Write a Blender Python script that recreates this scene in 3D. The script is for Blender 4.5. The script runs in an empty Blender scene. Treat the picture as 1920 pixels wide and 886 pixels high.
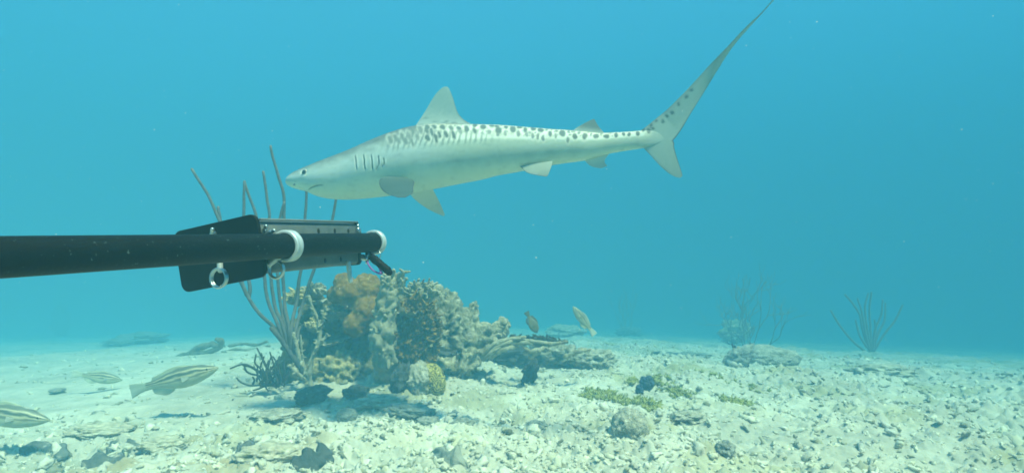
import bpy, bmesh, math, random
import numpy as np
from mathutils import Vector, Matrix

R = math.radians
rng = np.random.default_rng(7)
random.seed(7)
scene = bpy.context.scene
COL = scene.collection

# ------------------------------------------------------------------ camera
F_PX, CX, CY, HOR, CAM_H = 1144.0, 960.0, 443.0, 500.0, 0.75
PITCH = math.atan((HOR - CY) / F_PX)
cam_d = bpy.data.cameras.new("camera")
cam = bpy.data.objects.new("camera", cam_d)
COL.objects.link(cam)
cam.location = (0, 0, CAM_H)
cam.rotation_euler = (R(90) + PITCH, 0, 0)
cam_d.sensor_width = 36.0
cam_d.lens = 36.0 * F_PX / 1920.0
cam_d.clip_start = 0.02
cam_d.clip_end = 500.0
scene.camera = cam

# ------------------------------------------------------------------ light
SUN_EL, SUN_AZ = R(62), R(140)          # azimuth measured from +Y (away from camera) towards +X
world = bpy.data.worlds.new("World")
scene.world = world
world.use_nodes = True
wn = world.node_tree.nodes
wl = world.node_tree.links
wn.clear()
sky = wn.new("ShaderNodeTexSky")
sky.sky_type = 'NISHITA'
sky.sun_disc = False
sky.sun_elevation = SUN_EL
sky.sun_rotation = SUN_AZ
sky.altitude = 0.0
bg = wn.new("ShaderNodeBackground")
bg.inputs[1].default_value = 0.05
wo = wn.new("ShaderNodeOutputWorld")
wl.new(sky.outputs[0], bg.inputs[0])
wl.new(bg.outputs[0], wo.inputs[0])

sd = bpy.data.lights.new("sun", 'SUN')
sd.energy = 5.0
sd.angle = R(6.0)
sd.color = (1.0, 0.545, 0.30)
sun = bpy.data.objects.new("sun", sd)
COL.objects.link(sun)
sun_dir = Vector((math.sin(SUN_AZ) * math.cos(SUN_EL), math.cos(SUN_AZ) * math.cos(SUN_EL), math.sin(SUN_EL)))
sun.rotation_euler = sun_dir.to_track_quat('Z', 'Y').to_euler()
sun.location = (3, 3, 30)

scene.view_settings.view_transform = 'Standard'
scene.view_settings.look = 'None'
scene.view_settings.gamma = 1.0
scene.view_settings.use_curve_mapping = False
scene.view_settings.exposure = 3.33
scene.render.engine = 'CYCLES'
cy = scene.cycles
cy.use_denoising = True
cy.max_bounces = 10
cy.diffuse_bounces = 3
cy.glossy_bounces = 2
cy.transmission_bounces = 2
cy.volume_bounces = 8
cy.sample_clamp_indirect = 6.0
cy.filter_width = 1.7

# water volume: even density, cyan scattering albedo (red is swallowed by the water)
WATER_TOP, WATER_DENSITY = 9.0, 0.202
WATER_COLOR = (0.080, 0.282, 0.372)
WATER_ABSORB = (0.0, 0.207, 0.37)

# ------------------------------------------------------------------ numeric helpers
FWD = np.array([0, math.cos(PITCH), math.sin(PITCH)])
UPV = np.array([0, -math.sin(PITCH), math.cos(PITCH)])
RIGHT = np.array([1.0, 0, 0])
CAMO = np.array([0, 0, CAM_H])

def at(px, py, d):
    """world point that stands at photo pixel (px, py) at depth d metres"""
    px = np.asarray(px, float); py = np.asarray(py, float); d = np.asarray(d, float)
    xc = (px - CX) / F_PX; yc = (CY - py) / F_PX
    return CAMO + d[..., None] * (FWD + xc[..., None] * RIGHT + yc[..., None] * UPV)

_prng = np.random.default_rng(99)
PERM = _prng.permutation(256)
PERM = np.concatenate([PERM, PERM, PERM])
GRAD = _prng.normal(size=(256, 3)); GRAD /= np.linalg.norm(GRAD, axis=1)[:, None]
RND = _prng.random((256, 3))

def noise3(P, seed=0):
    P = np.asarray(P, float) + seed * 17.31
    I = np.floor(P).astype(int); Fr = P - I
    I &= 255
    u = Fr * Fr * Fr * (Fr * (Fr * 6 - 15) + 10)
    out = 0
    for dx in (0, 1):
        wx = u[:, 0] if dx else 1 - u[:, 0]
        a = PERM[(I[:, 0] + dx) & 255]
        for dy in (0, 1):
            wy = u[:, 1] if dy else 1 - u[:, 1]
            b = PERM[a + ((I[:, 1] + dy) & 255)]
            for dz in (0, 1):
                wz = u[:, 2] if dz else 1 - u[:, 2]
                g = GRAD[PERM[b + ((I[:, 2] + dz) & 255)]]
                out = out + wx * wy * wz * (g[:, 0] * (Fr[:, 0] - dx) + g[:, 1] * (Fr[:, 1] - dy) + g[:, 2] * (Fr[:, 2] - dz))
    return out * 1.5

def noise2(x, y, seed=0):
    x = np.asarray(x, float) + seed * 13.7; y = np.asarray(y, float) + seed * 7.9
    ix = np.floor(x).astype(int); iy = np.floor(y).astype(int)
    fx = x - ix; fy = y - iy
    ix &= 255; iy &= 255
    u = fx * fx * fx * (fx * (fx * 6 - 15) + 10); v = fy * fy * fy * (fy * (fy * 6 - 15) + 10)
    out = 0
    for dx in (0, 1):
        a = PERM[(ix + dx) & 255]; wx = u if dx else 1 - u
        for dy in (0, 1):
            g = GRAD[PERM[a + ((iy + dy) & 255)]]; wy = v if dy else 1 - v
            out = out + wx * wy * (g[..., 0] * (fx - dx) + g[..., 1] * (fy - dy))
    return out * 1.8

def fbm3(P, oct=4, seed=0, gain=0.5):
    a, s, o = 1.0, 1.0, 0
    for k in range(oct):
        o = o + a * noise3(P * s, seed + k); a *= gain; s *= 2.03
    return o

def fbm2(x, y, oct=4, seed=0, gain=0.5):
    a, s, o = 1.0, 1.0, 0
    for k in range(oct):
        o = o + a * noise2(x * s, y * s, seed + k); a *= gain; s *= 2.03
    return o

def worley2(x, y, seed=0):
    x = np.asarray(x, float) + seed * 5.3; y = np.asarray(y, float) + seed * 9.1
    ix = np.floor(x).astype(int); iy = np.floor(y).astype(int)
    f1 = np.full(x.shape, 9.0); f2 = np.full(x.shape, 9.0); cid = np.zeros(x.shape, int)
    for dx in (-1, 0, 1):
        for dy in (-1, 0, 1):
            h = PERM[PERM[(ix + dx) & 255] + ((iy + dy) & 255)]
            d = np.hypot(ix + dx + RND[h, 0] - x, iy + dy + RND[h, 1] - y)
            near = d < f1
            f2 = np.where(near, f1, np.minimum(f2, d)); cid = np.where(near, h, cid); f1 = np.minimum(f1, d)
    return f1, f2, cid

def worley3(P, seed=0):
    P = np.asarray(P, float) + seed * 5.3
    I = np.floor(P).astype(int)
    f1 = np.full(len(P), 9.0); f2 = np.full(len(P), 9.0)
    for dx in (-1, 0, 1):
        for dy in (-1, 0, 1):
            for dz in (-1, 0, 1):
                h = PERM[PERM[PERM[(I[:, 0] + dx) & 255] + ((I[:, 1] + dy) & 255)] + ((I[:, 2] + dz) & 255)]
                d = np.sqrt((I[:, 0] + dx + RND[h, 0] - P[:, 0]) ** 2 + (I[:, 1] + dy + RND[h, 1] - P[:, 1]) ** 2 + (I[:, 2] + dz + RND[h, 2] - P[:, 2]) ** 2)
                near = d < f1
                f2 = np.where(near, f1, np.minimum(f2, d)); f1 = np.minimum(f1, d)
    return f1, f2

def sstep(a, b, x):
    t = np.clip((np.asarray(x, float) - a) / (b - a), 0, 1)
    return t * t * (3 - 2 * t)

def lerp(a, b, t):
    t = np.asarray(t)[..., None]
    return np.asarray(a) * (1 - t) + np.asarray(b) * t

def catmull(P, n):
    P = np.asarray(P, float)
    if len(P) == 2:
        t = np.linspace(0, 1, n)[:, None]; return P[0] * (1 - t) + P[1] * t
    Q = np.vstack([2 * P[0] - P[1], P, 2 * P[-1] - P[-2]])
    s = np.linspace(0, len(P) - 1 - 1e-9, n); i = s.astype(int); t = (s - i)[:, None]
    p0, p1, p2, p3 = Q[i], Q[i + 1], Q[i + 2], Q[i + 3]
    return 0.5 * (2 * p1 + (p2 - p0) * t + (2 * p0 - 5 * p1 + 4 * p2 - p3) * t * t + (3 * p1 - p0 - 3 * p2 + p3) * t ** 3)

# ------------------------------------------------------------------ mesh helpers
class MB:
    """collects vertices and faces of ONE mesh"""
    def __init__(self):
        self.v, self.q, self.t, self.c, self.n = [], [], [], [], 0
    def add(self, V, quads=None, tris=None, col=None):
        V = np.asarray(V, float)
        self.v.append(V)
        if quads is not None and len(quads): self.q.append(np.asarray(quads, int) + self.n)
        if tris is not None and len(tris): self.t.append(np.asarray(tris, int) + self.n)
        if col is None: col = np.ones((len(V), 3))
        col = np.asarray(col, float)
        if col.ndim == 1: col = np.tile(col, (len(V), 1))
        self.c.append(col)
        self.n += len(V)
    def grid(self, V, nu, nv, wrap=False, col=None):
        """V is (nu*nv,3); rows u, columns v; wrap closes the columns"""
        a = np.arange(nu * nv).reshape(nu, nv)
        b = np.roll(a, -1, axis=1) if wrap else a[:, 1:]
        aa = a if wrap else a[:, :-1]
        q = np.stack([aa[:-1], b[:-1], b[1:], aa[1:]], -1).reshape(-1, 4)
        self.add(V, q, None, col)
    def tube(self, path, rad, seg=8, col=None, bumpy=0.0, bfreq=40.0, cap=True):
        path = np.asarray(path, float); n = len(path)
        rad = np.full(n, rad, float) if np.ndim(rad) == 0 else np.asarray(rad, float)
        T = np.gradient(path, axis=0); T /= np.linalg.norm(T, axis=1)[:, None] + 1e-12
        ref = np.array([0, 0, 1.0]) if abs(T[0, 2]) < 0.9 else np.array([1.0, 0, 0])
        N = np.zeros_like(path); nv = ref - T[0] * (ref @ T[0]); nv /= np.linalg.norm(nv)
        for i in range(n):
            nv = nv - T[i] * (nv @ T[i]); nv /= np.linalg.norm(nv) + 1e-12; N[i] = nv
        B = np.cross(T, N)
        if cap:   # rounded ends
            def endcap(i, s):
                ks = np.array([0.5, 0.87, 1.0]) * rad[i]
                rr = np.sqrt(np.maximum(rad[i] ** 2 - ks ** 2, 0)) + 1e-5
                return path[i] + s * T[i] * ks[:, None], rr
            p0, r0 = endcap(0, -1); p1, r1 = endcap(-1, 1)
            path = np.vstack([p0[::-1], path, p1]); rad = np.concatenate([r0[::-1], rad, r1])
            N = np.vstack([np.repeat(N[:1], 3, 0), N, np.repeat(N[-1:], 3, 0)]); B = np.vstack([np.repeat(B[:1], 3, 0), B, np.repeat(B[-1:], 3, 0)])
            n += 6
        a = np.linspace(0, 2 * math.pi, seg, endpoint=False)
        V = path[:, None, :] + rad[:, None, None] * (np.cos(a)[None, :, None] * N[:, None, :] + np.sin(a)[None, :, None] * B[:, None, :])
        V = V.reshape(-1, 3)
        if bumpy:
            c = np.repeat(path, seg, 0)
            V = c + (V - c) * (1 + bumpy * fbm3(V * bfreq, 3, 3))[:, None]
        if col is not None and np.ndim(col) == 2 and len(col) == n - 6: 
            col = np.vstack([np.repeat(col[:1], 3, 0), col, np.repeat(col[-1:], 3, 0)])
        if col is not None and np.ndim(col) == 2: col = np.repeat(col, seg, 0)
        self.grid(V, n, seg, True, col)
    def build(self, name, mat, parent=None, loc=(0, 0, 0), smooth=True):
        V = np.vstack(self.v) - np.asarray(loc, float)
        me = bpy.data.meshes.new(name)
        q = np.vstack(self.q) if self.q else np.zeros((0, 4), int)
        t = np.vstack(self.t) if self.t else np.zeros((0, 3), int)
        me.vertices.add(len(V)); me.vertices.foreach_set("co", V.astype(np.float32).ravel())
        nl = q.size + t.size
        me.loops.add(nl); me.loops.foreach_set("vertex_index", np.concatenate([q.ravel(), t.ravel()]).astype(np.int32))
        me.polygons.add(len(q) + len(t))
        starts = np.concatenate([np.arange(len(q)) * 4, q.size + np.arange(len(t)) * 3]).astype(np.int32)
        tot = np.concatenate([np.full(len(q), 4), np.full(len(t), 3)]).astype(np.int32)
        me.polygons.foreach_set("loop_start", starts); me.polygons.foreach_set("loop_total", tot)
        me.polygons.foreach_set("use_smooth", np.full(len(tot), smooth))
        at_ = me.color_attributes.new("Col", 'FLOAT_COLOR', 'POINT')
        C = np.vstack(self.c); C4 = np.ones((len(C), 4), np.float32); C4[:, :3] = C
        at_.data.foreach_set("color", C4.ravel())
        me.update(calc_edges=True); me.validate()
        me.materials.append(mat)
        o = bpy.data.objects.new(name, me); COL.objects.link(o)
        if parent is not None: o.parent = parent
        else: o.location = loc
        return o

_ico = {}
def ico(sub):
    if sub not in _ico:
        bm = bmesh.new(); bmesh.ops.create_icosphere(bm, subdivisions=sub, radius=1.0)
        bm.verts.ensure_lookup_table()
        _ico[sub] = (np.array([v.co[:] for v in bm.verts]), np.array([[v.index for v in f.verts] for f in bm.faces])); bm.free()
    return _ico[sub]

def rotz(V, a):
    c, s = math.cos(a), math.sin(a)
    return V @ np.array([[c, s, 0], [-s, c, 0], [0, 0, 1]])
def euler(a, b, c):
    return np.array(Matrix.Rotation(c, 3, 'Z') @ Matrix.Rotation(b, 3, 'Y') @ Matrix.Rotation(a, 3, 'X'))

def lump_verts(sub, size, seed, rough=0.25, freq=1.6, oct=4, rot=None):
    V, T = ico(sub)
    n = fbm3(V * freq + seed * 3.1, oct, seed)
    P = V * (1 + rough * n)[:, None] * np.asarray(size)
    if rot is not None: P = P @ rot.T
    return P, T

def remesh(balls, voxel):
    """union of ellipsoids (centre, radii, rot) as one surface"""
    mb = MB()
    for c, r, rz in balls:
        V, T = ico(4)
        V = rotz(V * np.asarray(r), rz) + np.asarray(c); mb.add(V, None, T)
    m = bpy.data.materials.get("tmp") or bpy.data.materials.new("tmp")
    o = mb.build("tmp", m)
    md = o.modifiers.new("r", 'REMESH'); md.mode = 'VOXEL'; md.voxel_size = voxel
    dg = bpy.context.evaluated_depsgraph_get(); dg.update()
    e = o.evaluated_get(dg); me = e.to_mesh()
    n = len(me.vertices); V = np.empty(n * 3, np.float32); me.vertices.foreach_get("co", V)
    N = np.empty(n * 3, np.float32); me.vertices.foreach_get("normal", N)
    qs = np.array([list(p.vertices) for p in me.polygons if len(p.vertices) == 4])
    ts = np.array([list(p.vertices) for p in me.polygons if len(p.vertices) == 3])
    V = V.reshape(-1, 3).astype(float); N = N.reshape(-1, 3).astype(float)
    e.to_mesh_clear(); dd = o.data; bpy.data.objects.remove(o); bpy.data.meshes.remove(dd)
    return V, N, qs, ts

def relax(V, quads, it=3):
    e = np.vstack([quads[:, [0, 1]], quads[:, [1, 2]], quads[:, [2, 3]], quads[:, [3, 0]]])
    for _ in range(it):
        S = np.zeros_like(V); c = np.zeros(len(V))
        np.add.at(S, e[:, 0], V[e[:, 1]]); np.add.at(S, e[:, 1], V[e[:, 0]])
        np.add.at(c, e[:, 0], 1); np.add.at(c, e[:, 1], 1)
        V = 0.5 * V + 0.5 * S / np.maximum(c, 1)[:, None]
    return V

# ------------------------------------------------------------------ object helpers
def thing(name, label, cat, loc=(0, 0, 0), group=None):
    o = bpy.data.objects.new(name, None); COL.objects.link(o)
    o.empty_display_size = 0.05
    o.location = loc
    return tag(o, label, cat, group)
def tag(o, label=None, cat=None, group=None, kind=None):
    if label: o["label"] = label
    if cat: o["category"] = cat
    if group: o["group"] = group
    if kind: o["kind"] = kind
    return o

# ------------------------------------------------------------------ materials
def mat(name, c1=(.5, .5, .5), c2=None, scale=8.0, rough=0.8, bump=0.0, bscale=60.0, bdist=0.01, attr=False, spec=0.3, metallic=0.0, detail=6.0, c3=None, s3=30.0, t3=(0.55, 0.7)):
    m = bpy.data.materials.new(name); m.use_nodes = True
    nt = m.node_tree; N = nt.nodes; L = nt.links
    b = N["Principled BSDF"]
    b.inputs["Roughness"].default_value = rough
    b.inputs["Specular IOR Level"].default_value = spec
    b.inputs["Metallic"].default_value = metallic
    tc = N.new("ShaderNodeTexCoord")
    n1 = N.new("ShaderNodeTexNoise"); n1.inputs["Scale"].default_value = scale; n1.inputs["Detail"].default_value = detail; n1.inputs["Roughness"].default_value = 0.6
    L.new(tc.outputs["Object"], n1.inputs["Vector"])
    rp = N.new("ShaderNodeValToRGB")
    rp.color_ramp.elements[0].position = 0.35; rp.color_ramp.elements[1].position = 0.65
    rp.color_ramp.elements[0].color = (*c1, 1); rp.color_ramp.elements[1].color = (*(c2 or c1), 1)
    L.new(n1.outputs["Fac"], rp.inputs[0])
    out = rp.outputs[0]
    if c3:
        n3 = N.new("ShaderNodeTexNoise"); n3.inputs["Scale"].default_value = s3; n3.inputs["Detail"].default_value = 4
        L.new(tc.outputs["Object"], n3.inputs["Vector"])
        r3 = N.new("ShaderNodeValToRGB"); r3.color_ramp.elements[0].position = t3[0]; r3.color_ramp.elements[1].position = t3[1]
        L.new(n3.outputs["Fac"], r3.inputs[0])
        mx = N.new("ShaderNodeMix"); mx.data_type = 'RGBA'
        L.new(r3.outputs[0], mx.inputs[0]); L.new(out, mx.inputs[6]); mx.inputs[7].default_value = (*c3, 1)
        out = mx.outputs[2]
    if attr:
        va = N.new("ShaderNodeVertexColor"); va.layer_name = "Col"
        mx = N.new("ShaderNodeMix"); mx.data_type = 'RGBA'; mx.blend_type = 'MULTIPLY'; mx.inputs[0].default_value = 1.0
        L.new(out, mx.inputs[6]); L.new(va.outputs[0], mx.inputs[7]); out = mx.outputs[2]
    L.new(out, b.inputs["Base Color"])
    if bump:
        n2 = N.new("ShaderNodeTexNoise"); n2.inputs["Scale"].default_value = bscale; n2.inputs["Detail"].default_value = 5; n2.inputs["Roughness"].default_value = 0.65
        L.new(tc.outputs["Object"], n2.inputs["Vector"])
        bp = N.new("ShaderNodeBump"); bp.inputs["Strength"].default_value = bump; bp.inputs["Distance"].default_value = bdist
        L.new(n2.outputs["Fac"], bp.inputs["Height"]); L.new(bp.outputs[0], b.inputs["Normal"])
    return m

M = {}
M['sand'] = mat("sand", (.45, .415, .325), (.57, .53, .425), 5.0, 0.95, 0.6, 160.0, 0.004, attr=True, spec=0.1)
M['rubble'] = mat("rubble", (.47, .435, .35), (.63, .595, .49), 14.0, 0.95, 0.7, 140.0, 0.004, attr=True, spec=0.1)
M['rock'] = mat("reef_rock", (.22, .205, .14), (.56, .51, .39), 22.0, 0.95, 1.0, 60.0, 0.03, attr=True, spec=0.1, c3=(.17, .17, .09), s3=16.0)
M['pale_rock'] = mat("pale_rock", (.36, .33, .24), (.60, .55, .43), 22.0, 0.95, 1.0, 70.0, 0.022, attr=True, spec=0.1, c3=(.26, .25, .15), s3=22.0, t3=(.6, .75))
M['dark'] = mat("dark_crust", (.035, .038, .035), (.09, .09, .08), 14.0, 0.9, 0.8, 90.0, 0.008, spec=0.15, c3=(.3, .28, .22), s3=60.0, t3=(.66, .74))
M['orange'] = mat("orange_coral", (.165, .092, .020), (.27, .155, .034), 14.0, 0.95, 0.8, 150.0, 0.006, attr=True, spec=0.1, c3=(.35, .27, .12), s3=40.0, t3=(.58, .72))
M['brown'] = mat("brown_coral", (.13, .078, .018), (.22, .135, .035), 26.0, 0.95, 1.0, 110.0, 0.008, attr=True, spec=0.1)
M['greycoral'] = mat("grey_coral", (.20, .185, .12), (.42, .38, .27), 22.0, 0.95, 0.8, 160.0, 0.006, attr=True, spec=0.1)
M['yellowcoral'] = mat("yellow_coral", (.33, .26, .11), (.52, .44, .24), 30.0, 0.95, 0.5, 160.0, 0.004, attr=True, spec=0.1)
M['brain'] = mat("brain_coral", (1, 1, 1), (.88, .86, .8), 40.0, 0.9, 0.4, 300.0, 0.002, attr=True, spec=0.15)
M['rod'] = mat("sea_rod", (.085, .08, .075), (.14, .13, .115), 40.0, 0.95, 0.7, 400.0, 0.003, attr=True, spec=0.1)
M['rodfar'] = mat("sea_rod_hazed", (.15, .15, .12), (.21, .20, .16), 30.0, 0.95, 0.5, 200.0, 0.004, spec=0.1)  # paler than the near rods: haze fading put into the colour
M['algae'] = mat("algae", (.23, .225, .055), (.38, .36, .11), 30.0, 0.9, 0.8, 200.0, 0.006, spec=0.1)
M['shark'] = mat("shark_skin", (.93, .93, .93), (1, 1, 1), 60.0, 0.5, 0.15, 500.0, 0.001, attr=True, spec=0.35)
M['fish'] = mat("fish_skin", (.93, .93, .93), (1, 1, 1), 60.0, 0.45, 0.2, 300.0, 0.001, attr=True, spec=0.4)
M['eye'] = mat("eye", (1, 1, 1), (1, 1, 1), 5.0, 0.1, attr=True, spec=0.5)
M['pole'] = mat("pole_black", (.0012, .0028, .0032), (.0025, .0042, .0046), 30.0, 0.6, 0.35, 260.0, 0.0015, attr=True, spec=0.12, c3=(.07, .12, .115), s3=230.0, t3=(.67, .73))
M['blackplate'] = mat("plate_black", (.0022, .0028, .0028), (.004, .0045, .0045), 25.0, 0.6, 0.2, 200.0, 0.001, spec=0.12, c3=(.25, .25, .2), s3=140.0, t3=(.73, .77))
M['greyplastic'] = mat("grey_plastic", (.085, .112, .12), (.12, .15, .155), 30.0, 0.55, 0.25, 180.0, 0.001, spec=0.35, c3=(.26, .26, .22), s3=120.0, t3=(.68, .75))
M['steel'] = mat("steel", (.36, .44, .47), (.46, .54, .56), 60.0, 0.3, 0.0, metallic=0.9, spec=0.5)
M['whitesteel'] = mat("white_clamp", (.34, .42, .45), (.44, .52, .54), 60.0, 0.4, 0.1, 200.0, 0.0005, metallic=0.35, spec=0.5)
M['hole'] = mat("hole_shade", (.008, .008, .008), None, 10.0, 0.8)
M['cord'] = mat("purple_cord", (.16, .08, .30), (.22, .12, .36), 300.0, 0.8)
M['snow'] = mat("marine_snow", (.7, .7, .65), (.8, .8, .75), 10.0, 0.8)

# ------------------------------------------------------------------ water (the air of this place)
def water_volume():
    bm = bmesh.new(); bmesh.ops.create_cube(bm, size=1.0)
    me = bpy.data.meshes.new("haze"); bm.to_mesh(me); bm.free()
    o = bpy.data.objects.new("haze", me); COL.objects.link(o)
    zb = -7.0
    o.scale = (104, 104, WATER_TOP - zb); o.location = (0, 0, (WATER_TOP + zb) / 2)
    m = bpy.data.materials.new("haze_water"); m.use_nodes = True
    nt = m.node_tree; nt.nodes.clear()
    pv = nt.nodes.new("ShaderNodeVolumePrincipled")
    pv.inputs["Color"].default_value = (*WATER_COLOR, 1)
    pv.inputs["Density"].default_value = WATER_DENSITY
    pv.inputs["Anisotropy"].default_value = -0.62
    pv.inputs["Absorption Color"].default_value = (*WATER_ABSORB, 1)
    ou = nt.nodes.new("ShaderNodeOutputMaterial"); nt.links.new(pv.outputs[0], ou.inputs["Volume"])
    me.materials.append(m)
    tag(o, "hazy blue green sea water filling the whole scene", "water", kind="stuff")
water_volume()

# ------------------------------------------------------------------ seabed
def gbase(x, y):
    x = np.asarray(x, float); y = np.asarray(y, float)
    sx = 20 * np.tanh(x / 20)
    z = -0.050 * np.maximum(sx, 0) - 0.024 * np.maximum(-sx - .6, 0)
    z = z + 0.05 * fbm2(x * 0.45, y * 0.45, 2, 5)
    z = z + 0.05 * np.exp(-((x + 0.6) ** 2 / 1.2 + (y - 3.9) ** 2 / 0.7))
    far = np.maximum(y - 4.6, 0)
    return z - 0.085 * (np.sqrt(far * far + .6) - .775) * (1 - .3 * sstep(20, 45, y))
def rubble_mask(x, y):
    """1 on coral rubble, 0 on the smoother sand at left"""
    a = sstep(-1.9, -0.5, x + 0.45 * (y - 3.2) + 0.35 * noise2(x * 1.1, y * 1.1, 11))
    near = sstep(3.5, 2.5, y + 0.25 * noise2(x * 1.7, y * 1.7, 12))
    return np.clip(np.maximum(a, near), 0, 1) * (0.58 + 0.42 * sstep(-.45, .35, noise2(x * 1.3, y * 1.3, 13)))
def gfine(x, y, dist):
    m = rubble_mask(x, y)
    wx = x + 0.05 * noise2(x * 6, y * 6, 21); wy = y + 0.05 * noise2(x * 6, y * 6, 22)
    f1, f2, cid = worley2(wx * 14, wy * 17, 1)
    hgt = RND[cid, 2]
    b1 = np.clip(1 - f1 / 0.62, 0, 1) ** 0.7 * (hgt ** 2) * 0.036
    g1, g2, cid2 = worley2(wx * 24, wy * 28, 2)
    b2 = np.clip(1 - g1 / 0.7, 0, 1) ** 0.8 * (RND[cid2, 2] ** 1.5) * 0.024
    r = 0.022 * np.abs(fbm2(x * 9, y * 9, 4, 31)) + 0.006 * fbm2(x * 40, y * 40, 2, 32)
    s = 0.012 * fbm2(x * 2.6, y * 5.0, 3, 33) + 0.002 * fbm2(x * 30, y * 30, 2, 34)
    med = 0.055 * fbm2(x * 1.9, y * 1.9, 3, 35) * m
    fade = sstep(22, 9, dist)
    return ((b1 + b2 + r) * m + s + med) * fade, m
def gnd(px, py):
    """point of the seabed seen at photo pixel (px, py)"""
    d = np.linspace(1.2, 40, 4000)
    P = at(np.full_like(d, px), np.full_like(d, py), d)
    below = P[:, 2] < gbase(P[:, 0], P[:, 1])
    i = int(np.argmax(below)) if below.any() else len(d) - 1
    p = P[i].copy(); p[2] = float(gbase(p[0], p[1])); return p, float(d[i])

def build_seabed():
    th = np.concatenate([np.linspace(-180, -56, 60, endpoint=False), np.linspace(-56, 56, 900, endpoint=False), np.linspace(56, 180, 60)])
    rr = np.concatenate([np.geomspace(0.05, 1.5, 60, endpoint=False), np.geomspace(1.5, 11, 780, endpoint=False), np.geomspace(11, 49, 70)])
    T, Rr = np.meshgrid(R(1) * th, rr)
    x = (np.sin(T) * Rr).ravel(); y = (np.cos(T) * Rr).ravel(); d = Rr.ravel()
    fz, m = gfine(x, y, d)
    z = gbase(x, y) + fz
    wht = 0.92 + 0.16 * fbm2(x * 1.3, y * 1.3, 3, 41) + 0.10 * fbm2(x * 14, y * 14, 2, 42)
    c = np.stack([wht, wht, wht], 1)
    olive = sstep(.1, .6, fbm2(x * 1.7, y * 1.7, 4, 43)) * m
    c = c * lerp((1, 1, 1), (.80, .78, .60), olive)
    crust = sstep(.0, .5, fbm2(x * 2.3 + 3, y * 2.3, 4, 44)) * np.exp(-((x + 1.35) ** 2 / .55 + (y - 2.45) ** 2 / .12))
    c = c * lerp((1, 1, 1), (.74, .62, .42), crust)
    mb = MB(); V = np.stack([x, y, z], 1)
    nu, nv = len(rr), len(th)
    mb.grid(V, nu, nv, False, c)
    o = mb.build("seabed", M['sand']); tag(o, "pale sandy seabed strewn with coral rubble", "seabed", kind="structure")
build_seabed()

def scatter_rubble():
    mb = MB()
    variants = []
    for k in range(26):
        if k % 3 == 0:      # broken finger of coral
            n = 7; L = 1.0
            p = np.zeros((n, 3)); p[:, 0] = np.linspace(-1, 1, n); p[:, 1:] = rng.normal(0, .16, (n, 2)).cumsum(0) * .6
            t = MB(); t.tube(p, 0.32 * (1 + .25 * rng.normal(size=n)), 7, bumpy=0.35, bfreq=2.2); variants.append((np.vstack(t.v), np.vstack(t.q), None))
        else:
            s = (1, rng.uniform(.5, .9), rng.uniform(.3, .6))
            P, T = lump_verts(2, s, 100 + k, 1.05, 1.6, 4)
            f = noise3(P * 2.6, k); P = P * (1 - 0.28 * sstep(.1, .4, f))[:, None]
            variants.append((P, None, T))
    N = 38000
    # denser in view and near
    u = rng.random(N); d = 1.55 * (9.5 / 1.55) ** (u ** 1.15)
    a = R(1) * rng.uniform(-52, 52, N)
    x = np.sin(a) * d; y = np.cos(a) * d
    keep = rng.random(N) < rubble_mask(x, y) * 0.86 + 0.14
    x, y, d = x[keep], y[keep], d[keep]
    fz, _ = gfine(x, y, d); z = gbase(x, y) + fz
    for i in range(len(x)):
        V, Q, T = variants[rng.integers(len(variants))]
        s = 0.0076 * math.exp(rng.normal(0, .55)) * (1 + 0.08 * d[i])
        s = min(s, 0.036)
        E = euler(rng.normal(0, .5), rng.normal(0, .5), rng.uniform(0, 6.28))
        P = (V * s) @ E.T
        w = np.clip(rng.normal(1.0, .16), .45, 1.25)
        c = np.array([w, w, w * rng.uniform(.9, 1.02)])
        if rng.random() < .16: c = c * np.array([.58, .58, .50]) * rng.uniform(.6, 1.2)
        P = P + np.array([x[i], y[i], z[i] + s * rng.uniform(-.25, .28)])
        mb.add(P, Q, T, c)
    o = mb.build("coral_rubble", M['rubble'], smooth=True)
    tag(o, "small broken bits of pale coral strewn thickly over the seabed", "rubble", kind="stuff")
scatter_rubble()

# ------------------------------------------------------------------ coral head (dead reef rock)
CD = 3.75     # depth of the coral head
def cpt(px, py, d=CD): return at(px, py, d)

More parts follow.
